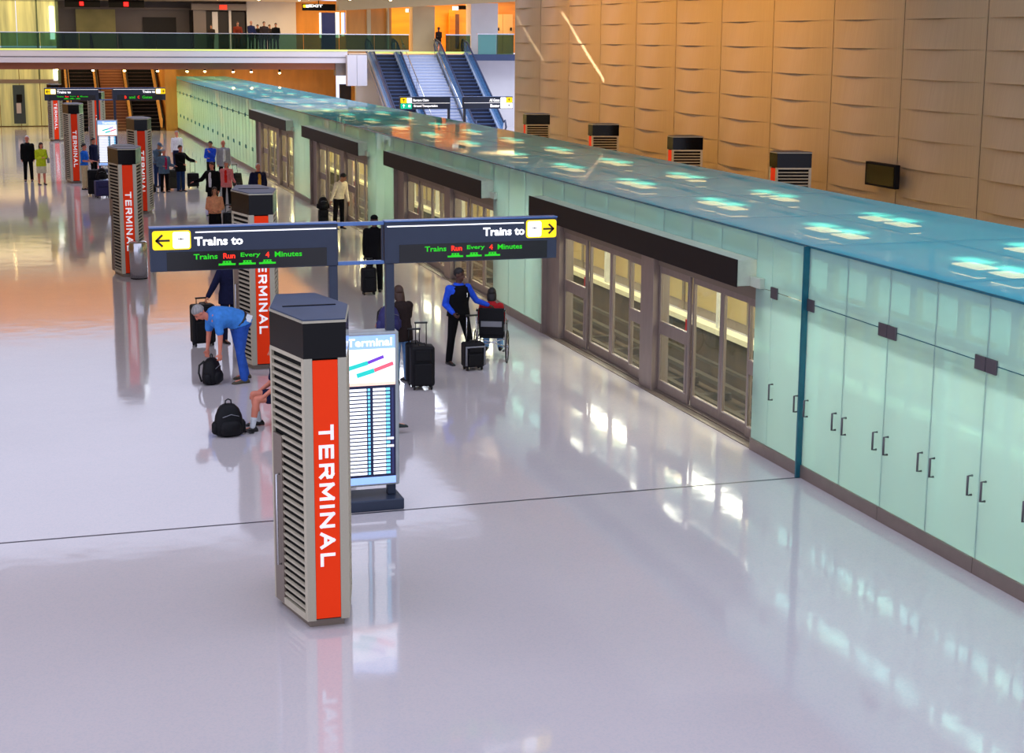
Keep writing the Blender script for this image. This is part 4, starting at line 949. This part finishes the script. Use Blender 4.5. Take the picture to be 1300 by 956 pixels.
# wheelchair
wc = empty('wheelchair', (8.12, 27.25, 0), math.radians(158), 'black wheelchair with a pale back label, pushed by the man in blue shirt', 'wheelchair')
fm = m_chrome
MB().box(-.23, .23, -.02, .02, .5, 1.0).build('backrest', m_case, wc, bevel=.015)
MB().box(-.19, .19, .022, .034, .66, .76).build('back_label', m_casegrey, wc)
MB().box(-.22, .22, -.44, .0, .44, .5).build('seat', m_case, wc, bevel=.015)
for sx in (-1, 1):
    t_ = MB(); x = sx*.25
    t_.tube([(x, .12, 1.0), (x, .0, .98), (x, 0, .3), (x, -.02, .2)], .014); t_.tube([(x, 0, .46), (x, -.42, .46), (x, -.48, .2), (x, -.6, .1)], .014); t_.tube([(x, 0, .7), (x, -.35, .7), (x, -.4, .46)], .014); t_.tube([(x, 0, .24), (x, -.45, .24)], .012)
    t_.build('side_frame', fm, wc, smooth=True)
    w_ = MB(); n = 36; cx = sx*.29
    ringp = [(cx, .02+.29*math.cos(2*PI*i/n), .3+.29*math.sin(2*PI*i/n)) for i in range(n+1)]; w_.tube(ringp, .013, 6); o = w_.build('rear_wheel', m_rubber, wc, smooth=True)
    w_ = MB()
    for i in range(12): w_.tube([(cx, .02, .3), (cx, .02+.28*math.cos(2*PI*i/12), .3+.28*math.sin(2*PI*i/12))], .003, 5)
    w_.cyl((cx-.02, .02, .3), (cx+.02, .02, .3), .03); w_.build('spokes', fm, o)
    MB().cyl((x-.015, -.46, .075), (x+.015, -.46, .075), .072, 18).build('caster', m_rubber, wc, smooth=True)
    MB().tube([(x, .02, .97), (x, .16, .98)], .02, 8).build('push_handle', m_grip, wc, smooth=True)
    MB().box(x-.03, x+.03, -.36, -.04, .7, .73).build('armrest', m_grip, wc, bevel=.008)
    MB().box(x-.1 if sx > 0 else x, x if sx > 0 else x+.1, -.68, -.55, .09, .105).build('footrest', m_grip, wc)
MB().tube([(-.25, 0, .3), (.25, 0, .44)], .01).tube([(.25, 0, .3), (-.25, 0, .44)], .01).build('cross_brace', fm, wc, smooth=True)
person(8.12+.16*math.sin(math.radians(22)), 27.25+.22, math.radians(158), 'dark haired person in red top seated in the wheelchair, seen from behind', 1.66, seat=.5, lean=4, head=18, top=C['red'] if 'red' in C else cloth('red', (170, 34, 40)), pants=C['pale'], skin='tan', hair='black', long_hair=.06,
       R=((-.25, -.2, -1), (.1, -.9, -.15)), L=((.25, -.2, -1), (-.1, -.9, -.15)), LR=((-.1, -1, 0), (-.02, -.12, -1)), LL=((.1, -1, 0), (.02, -.12, -1)), vox=.01)
# woman on the phone and her cases
person(6.16, 26.05, math.radians(200), 'woman in dark brown jacket and pale jeans, hand raised, by two black suitcases', 1.70, lean=4, head=10, hyaw=-10, top=C['brown'], coat=.022, pants=C['pale'], hair='brown', long_hair=.16, skin='tan',
       R=((-.35, -.55, -.8), (.3, -.5, .9)), L=((.3, -.1, -1), (.1, -.85, -.25)), grip=(.9, .6), vox=.010)
backpack(5.90, 25.86, math.radians(20), 'navy and purple backpack on the shoulder of the woman in brown jacket', .95, m_bluebag, z=.92)
suitcase(6.37, 25.45, math.radians(-6), 'large black wheeled suitcase with tall handle, front one of the pair by the sign', .40, .32, .74, .36)
suitcase(6.33, 25.80, math.radians(-6), 'black wheeled suitcase half hidden behind the large one by the sign', .30, .24, .72, .22)
# bending man
person(3.52, 26.85, math.radians(-78), 'man in sky blue t-shirt and blue jeans bending down over a black backpack', 1.95, lean=86, head=4, top=C['tee'], sleeve=.3, pants=C['jean'], hair='grey', skin='ruddy', shoes=mat('brown_shoe', (70, 62, 44), .6), fat=1.38,
       R=((-.05, -.05, -1), (.0, -.12, -1)), L=((.05, .1, -1), (.0, -.05, -1)), LR=((-.08, .10, -1), (-.05, .24, -1)), LL=((.12, -.10, -1), (.08, .10, -1)), grip=(.7, .7), hat=None, vox=.009)
tb = MB().obox((0, 0, 0), (.05, 0, 0), (0, .006, 0), (0, 0, .065)).build('paper_pouch', C['sgrey'], None, loc=(3.66, 26.64, 1.12)); tb.rotation_euler = (math.radians(-35), math.radians(20), math.radians(-10)); tag(tb, 'small white pouch clipped to the back of the bending man', 'pouch')
backpack(3.03, 26.78, math.radians(60), 'black backpack standing under the hands of the bending man', .95)
backpack(2.84, 23.1, math.radians(8), 'big black backpack standing alone on the pale floor', 1.02)
# man in dark suit behind the second pylon, with suitcase
person(3.82, 30.45, math.radians(20), 'person in navy suit behind the overhead sign, hand on a black wheeled case', 1.78, top=C['navy'], coat=.02, pants=C['navy'], R=((-.5, -.1, -.75), (-.45, -.1, -.6)), grip=(.8, 0), hair='black', skin='tan', vox=.011)
suitcase(3.28, 30.25, math.radians(8), 'black wheeled case held by the person in the navy suit, behind the bending man', .44, .28, .80, .10)
# seated man behind the near pylon, and the one facing the other way
bench = empty('low_bench', (4.1, 23.0, 0), 0, 'low dark bench behind the near pylon', 'bench')
MB().box(-.42, .42, -.95, .75, .34, .4).build('seat', m_case, bench, bevel=.02)
for sx in (-.32, .32):
    for sy in (-.8, .6): MB().box(sx-.03, sx+.03, sy-.03, sy+.03, 0, .34).build('leg', m_steel_d, bench)
person(3.69, 23.45, math.radians(-90), 'seated person in dark shorts, bare bent legs showing left of the near pylon', 1.74, seat=.4, lean=8, top=C['navy'], sleeve=.3, pants=C['navy'], shorts=True, skin='ruddy', hair='grey',
       LR=((-.05, -1, .06), (-.05, .18, -1)), LL=((.22, -1, .02), (.1, -.2, -1)), R=((-.1, -.3, -1), (0, -.7, -.5)), L=((.1, -.3, -1), (0, -.7, -.5)), shoes=m_grip, vox=.01)
for q, lab in (((3.55, 23.37), 'a'), ((3.38, 23.68), 'b')): pass
person(4.5, 22.65, math.radians(90), 'seated person hidden by the map board, only dark sneakers with white soles showing', 1.74, seat=.4, top=C['dkgreen'], pants=C['navy'], skin='light', hair='brown',
       LR=((.0, -1, -.12), (.0, -.75, -.6)), LL=((.3, -1, -.1), (.2, -.35, -.9)), R=((-.1, -.3, -1), (0, -.7, -.5)), L=((.1, -.3, -1), (0, -.7, -.5)), shoes=mat('dark_green_sneaker', (22, 42, 42), .6), vox=.012)
# dark figure with cap by the doors
x, y = stand(475, 271, 1.82)
person(x, y, math.radians(165), 'dark silhouetted man with peaked cap beside a black case, seen between the two sign boards', 1.82, top=C['black'], coat=.022, pants=C['black'], hat=C['black'], skin='dark', vox=.012)
suitcase(x-.22, y-.35, 0, 'black wheeled case at the feet of the man with the peaked cap', .34, .24, .62, .2)
# white shirted pilot by the doors
x, y = stand(440, 220, 1.70)
person(x-.25, y, math.radians(28), 'man in cream shirt and black trousers leaning to his bags by the train doors', 1.80, lean=16, head=20, hyaw=20, top=C['cream'], pants=C['black'], skin='tan', hair='black', R=((-.45, -.1, -.85), (-.45, -.1, -.8)), L=((.1, -.1, -1), (0, -.3, -1)), LR=((-.12, 0, -1), (-.05, .05, -1)), grip=(.7, 0), vox=.012)
suitcase(x-.75, y-.05, 0, 'black wheeled case beside the man in cream shirt', .30, .24, .62, .0); backpack(x-.75, y-.05, 0, 'black bag stacked on the case beside the man in cream shirt', .8, z=.62)
x, y = stand(327, 206, 1.76)
person(x, y, math.radians(10), 'elderly man in dark jacket over mustard shirt standing behind the middle pylon', 1.76, hyaw=8, top=C['navy'], coat=.03, opening=C['gold'], pants=C['black'], hair='white', skin='ruddy', R=((-.25, .1, -1), (.1, -.2, -1)), L=((.25, .1, -1), (-.1, -.2, -1)), vox=.014, fat=1.1, hairline=.2)
# centre group
x, y = stand(283, 177, 1.82)
person(x, y, math.radians(5), 'bald man in grey suit jacket and pale shirt standing near the glass wall', 1.82, top=C['grey'], coat=.028, opening=C['sgrey'], pants=C['black'], hair=None, skin='ruddy', vox=.015, fat=1.05)
suitcase(x+.45, y-.7, .3, 'dark case beside the man in the grey suit jacket', .36, .24, .55, .35, tilt=-.25)
x, y = stand(267, 178, 1.75)
person(x, y, math.radians(-30), 'man in royal blue shirt with hand to chin, left of the man in grey jacket', 1.75, top=C['blue'], pants=C['black'], hair='black', skin='tan', L=((.1, -.5, -.9), (-.5, -.6, .8)), R=((-.1, -.4, -1), (.7, -.6, -.1)), vox=.015)
x, y = stand(287, 203, 1.63)
person(x, y, math.radians(-20), 'woman in pink cardigan over a red top with short grey hair', 1.63, top=C['pink'], coat=.014, opening=cloth('scarlet', (240, 40, 30)), pants=C['black'], hair='grey', skin='ruddy', L=((.2, -.2, -1), (.5, -.6, -.5)), vox=.015)
suitcase(x+.3, y-.5, .1, 'dark case with raised handle below the woman in pink', .36, .24, .55, .3)
x, y = stand(269, 204, 1.8)
person(x, y, math.radians(-35), 'tall man in black suit with white collar, turned away beside the woman in pink', 1.8, top=C['black'], coat=.03, opening=C['white'], pants=C['black'], hair='brown', skin='ruddy', R=((-.6, -.1, -.7), (-.7, -.1, -.2)), fat=1.12, vox=.015, head=8)
x, y = stand(272, 236, 1.62)
person(x, y, math.radians(0), 'woman in peach top and long black skirt in front of the man in black suit', 1.62, top=C['peach'], skirt=C['black'], pants=C['black'], hair='brown', skin='tan', long_hair=.05, R=((-.2, 0, -1), (.5, -.6, -.3)), L=((.2, 0, -1), (-.5, -.6, -.3)), vox=.013, fat=1.08)
suitcase(x+.42, y+.1, 0, 'black case to the right of the woman in peach top', .38, .26, .85, .2)
# left group
x, y = stand(224, 165, 1.8)
person(x, y, math.radians(0), 'man in white shirt standing farthest back by the amber wall corner', 1.8, top=C['white'], pants=C['navy'], hair='grey', skin='ruddy', vox=.018, hairline=.2)
x, y = stand(230, 183, 1.78)
person(x-.05, y, math.radians(35), 'man in black hooded jacket and jeans pulling a black case, arm stretched right', 1.78, top=C['black'], coat=.03, pants=C['denim'], hair='brown', skin='ruddy', L=((.75, -.1, -.65), (.85, -.1, -.25)), R=((-.1, -.2, -1), (.3, -.8, -.2)), hyaw=-10, vox=.014, grip=(0, .8))
suitcase(6.60, 62.75, 0, 'small upright black case standing between the two groups of travellers', .44, .26, .58, .42)
x, y = stand(208, 187, 1.65); y -= .5; x -= .06
person(x, y, math.radians(25), 'grey haired woman in slate blue jacket over magenta top, dark skirt', 1.65, top=C['slate'], coat=.025, opening=C['mag'], pants=C['black'], hair='grey', skin='ruddy', L=((.1, -.3, -1), (.3, -.9, -.1)), R=((-.2, .2, -1), (.3, -.8, -.1)), vox=.014, fat=1.08)
suitcase(x+.45, y+.85, .1, 'large dark olive case behind the woman in slate blue jacket', .52, .3, .78, .0, m=m_casebrown)
x, y = stand(199, 179, 1.78)
person(x, y, math.radians(40), 'man in brown vest and grey shirt with a cap, reading something in his hands', 1.78, lean=6, head=22, top=C['slate'], coat=.01, vest=cloth('vest_brown', (96, 84, 78)), pants=C['denim'], hat=C['slate'], skin='tan', L=((.1, -.3, -1), (-.2, -.9, .1)), R=((-.1, -.3, -1), (.2, -.9, .1)), vox=.014)
backpack(4.78, 61.0, .2, 'dark duffel bag on the floor beside the left group', 1.05, nm='duffel_bag')
# couple and far left
x, y = stand(34, 173, 1.8)
person(x, y, math.radians(-2), 'white haired man in black suit standing at far left beside the woman in lime green', 1.86, top=C['black'], coat=.02, pants=C['black'], hair='white', skin='ruddy', vox=.014, hairline=.2)
x, y = stand(51, 180, 1.68)
person(x, y, math.radians(18), 'woman in lime green jacket and off white skirt at far left', 1.70, top=C['lime'], coat=.014, skirt=C['offw'], pants=None, hair='brown', long_hair=.08, skin='ruddy', L=((.1, -.1, -1), (-.6, -.7, .1)), R=((-.1, -.1, -1), (.6, -.7, .1)), vox=.014, head=14)
hb = empty('handbag', (x+.27, y-.05, .95), 0, 'grey shoulder bag at the hip of the woman in lime green', 'bag'); MB().box(-.05, .05, -.12, .12, -.1, .1).build('bag', m_casegrey, hb, bevel=.03); MB().tube([(0, -.1, .08), (-.06, -.04, .4), (-.06, .04, .4), (0, .1, .08)], .01).build('strap', m_grip, hb)
x, y = stand(106, 181, 1.78)
person(x, y, math.radians(65), 'man in royal blue polo shirt and khaki trousers beside the far map board', 1.78, top=cloth('polo_blue', (28, 104, 216)), sleeve=.3, pants=C['khaki'], hair='black', skin='ruddy', L=((.05, -.2, -1), (0, -.9, -.1)), R=((-.1, -.2, -1), (0, -.9, -.05)), vox=.014)
x, y = stand(118, 174, 1.72)
person(x, y, math.radians(50), 'person in dark clothes half hidden behind the man in the blue polo shirt', 1.72, top=C['navy'], coat=.014, pants=C['black'], hair='black', skin='ruddy', vox=.016)
q = atz(120, 249, 0); suitcase(q.x, q.y+.2, 0, 'black case with a white tag in the luggage pile by the far map board', .42, .3, .95, 0)
q = atz(130, 251, 0); suitcase(q.x, q.y+.1, .2, 'navy blue case in the luggage pile by the far map board', .5, .34, .62, 0, m=m_bluebag)
q = atz(127, 250, 0); backpack(q.x+.1, q.y+.15, 0, 'dark bag lying on top of the luggage pile by the far map board', .9, z=.62)
# folding silver trolley next to the luggage pile
q = atz(139, 240, 0); tr = empty('luggage_trolley', (q.x, q.y+.3, 0), .2, 'small silver luggage trolley beside the luggage pile', 'trolley')
t_ = MB(); t_.tube([(-.2, .2, .1), (-.2, .25, .9), (.2, .25, .9), (.2, .2, .1)], .015); t_.tube([(-.2, .2, .3), (.2, .2, .3)], .012); t_.tube([(-.2, .2, .55), (.2, .2, .55)], .012); t_.build('frame', m_chrome, tr, smooth=True)
MB().box(-.22, .22, -.25, .2, .08, .1).build('tray', m_chrome, tr)
for sx in (-.2, .2): MB().cyl((sx-.015, .2, .06), (sx+.015, .2, .06), .06, 14).build('wheel', m_rubber, tr)
# people on the upper level
UP_ = [(268, 31, 'person in brown with grey bag leaning behind the railing, leftmost upstairs', C['brown'], 'brown'), (301, 26.5, 'person in dark red top behind the upstairs railing', cloth('rust', (110, 40, 20)), 'brown'),
       (318.5, 25.5, 'bald man in navy shirt behind the upstairs railing', C['navy'], None), (327.5, 30, 'person in black leaning sideways behind the upstairs railing', C['black'], 'black'),
       (335, 26.5, 'dark haired man with cap in the middle of the upstairs group', C['brown'], 'black'), (342, 30.5, 'person in peach and black on the right of the upstairs group', C['brown'], 'brown'), (350, 28.5, 'broad man in black standing apart at the right of the upstairs group', C['black'], 'black')]
for i, (px, py, lab, c, hr) in enumerate(UP_):
    x, y = stand(px, py+.6, 1.72, 4.93)
    y = min(max(y, 99.2), 107); q = at(px, py, y)
    person(q.x, y, math.radians(-20+25*(i % 3)), lab, min(1.85, max(1.45, q.z-4.93)), top=c, coat=.02, pants=C['black'], hair=hr, skin='tan', vox=.022, z=4.93, fat=1.12, lean=(0, 12, 0, 16, 0, 0, 0)[i], R=((-.2, -.2, -1), (.2, -.8, -.3)), L=((.2, -.2, -1), (-.2, -.8, -.3)))
q = at(557, 31, 102.3)
person(q.x, 102.3, math.radians(-50), 'lone man in brown shirt standing in the amber lit opening upstairs, right side', 1.78, top=C['brown'], pants=C['black'], hair='black', skin='dark', vox=.02, z=4.72, L=((.1, -.1, -1), (-.3, -.9, .2)))
# ------------------------------------------------------------------ light
w = bpy.data.worlds.new('daylight'); bpy.context.scene.world = w; w.use_nodes = True
bg = w.node_tree.nodes['Background']; bg.inputs[0].default_value = srgb(206, 209, 232)+(1,); bg.inputs[1].default_value = 1.62
def area(name, loc, rot, sx, sy, e, c, spread=180):
    la = bpy.data.lights.new(name, 'AREA'); la.shape = 'RECTANGLE'; la.size = sx; la.size_y = sy; la.energy = e; la.color = c; la.spread = math.radians(spread)
    o = bpy.data.objects.new(name, la); col.objects.link(o); o.location = loc; o.rotation_euler = [math.radians(a) for a in rot]; return o
WARM = (1, .5, .05)
wl = None
for i in range(9):                                    # a row of warm wall washers under the side ceiling
    y = 36+2.35*i
    la = bpy.data.lights.new('wall_wash_lamp', 'SPOT'); la.energy = 500; la.color = WARM; la.spot_size = math.radians(100); la.spot_blend = .8; la.shadow_soft_size = .08
    o = bpy.data.objects.new('wall_wash_lamp', la); col.objects.link(o); o.location = (14.6, y, 8.3); o.rotation_euler = (0, math.radians(-56), 0)
    if wl is None:
        wl = empty('ceiling_spotlight', (14.6, y, 8.6), 0, 'black ceiling spotlight aimed at the panelled wall', 'lamp', 'spotlights aimed at the panelled wall')
        MB().cyl((0, 0, -.12), (0, 0, 0), .03, 10).build('stem', m_black, wl); MB().cyl((-.12, 0, -.08), (.02, 0, -.22), .1, 14).build('can', m_black, wl)
    else: c = copy_tree(wl); c.location = (14.6, y, 8.6)
#                 # warm washers under the side ceiling, aimed at the wall
area('upper_room_lamp', (6, 105, 7.9), (0, 0, 0), 26, 7, 900, (1, .78, .45))
area('amber_room_lamp', (27, 106.3, 8.3), (0, 0, 0), 14, 3, 900, (1, .66, .25))
area('soffit_lamp', (8, 104, 4.15), (0, 0, 0), 22, 8, 700, (1, .66, .3))
area('soffit_lamp', (14.5, 105.5, 4.15), (0, 0, 0), 8, 6, 300, (1, .66, .3))
for i in range(6):                                    # added spots without fixtures, warming the fascia for its floor reflection
    la = bpy.data.lights.new('fascia_fill', 'SPOT'); la.energy = 1500; la.color = (1, .62, .18); la.spot_size = math.radians(110); la.spot_blend = .9; la.shadow_soft_size = .1
    o = bpy.data.objects.new('fascia_fill', la); col.objects.link(o); o.location = (-9+5.2*i, 92, 12.8); o.rotation_euler = (math.radians(68), 0, 0)
# two made-up slit projectors added under the side ceiling draw thin streaks of light on the panelled wall
def onwall(px, py):
    d = RT*((px-650)/FPX)-UP*((py-433)/FPX)+FW
    return V((0, 0, H))+d*((XW-.1)/d.x)
for k, (a, b_, lx, ly) in enumerate(((onwall(701, -4), onwall(766, 102), 14.2, 49.0), (onwall(654, 18), onwall(690, 78), 14.2, 53.0))):
    L_ = V((lx, ly, 7.9)); p0 = L_+(a-L_)*.05; p1 = L_+(b_-L_)*.05; c = (p0+p1)/2; u = (p1-p0).normalized(); nrm = (c-L_).normalized(); v = nrm.cross(u).normalized(); hl = (p1-p0).length/2
    g = empty('added_slit_projector', (0, 0, 0), 0, 'added black slit projector under the side ceiling, %s' % ('nearer of two' if k == 0 else 'farther of two'), 'lamp')
    s = MB(); gapw = .0024
    for sg in (-1, 1): s.obox(c+v*sg*(gapw+.2), u*.4, nrm*.002, v*.2)
    for sg in (-1, 1): s.obox(c+u*sg*(hl+.2), u*.2, nrm*.002, v*(gapw*1.2))
    s.build('shutter', m_black, g)
    MB().cyl(L_+V((0, 0, .03)), (L_.x, L_.y, 8.6), .03, 10).build('stem', m_black, g); MB().tube([L_+V((0, 0, .06)), L_+V((0, 0, .1))+nrm*.2, c+v*.3], .012).build('bracket', m_black, g)
    la = bpy.data.lights.new('added_slit_lamp', 'SPOT'); la.energy = (9000, 4000)[k]; la.color = (1, .93, .82); la.spot_size = math.radians(74); la.spot_blend = .1; la.shadow_soft_size = .002
    o = bpy.data.objects.new('added_slit_lamp', la); col.objects.link(o); o.location = L_; o.rotation_euler = nrm.to_track_quat('-Z', 'Y').to_euler()
area('escalator_skylight', (27, 90, 14), (0, 0, 0), 14, 16, 3500, (.84, .92, 1))
sc = bpy.context.scene
sc.view_settings.view_transform = 'Standard'; sc.view_settings.look = 'None'; sc.view_settings.gamma = 1; sc.view_settings.use_curve_mapping = False
sc.view_settings.exposure = 0.0
sc.cycles.use_denoising = True; sc.cycles.max_bounces = 10; sc.cycles.transparent_max_bounces = 24; sc.cycles.sample_clamp_indirect = 6
sc.cycles.caustics_reflective = False
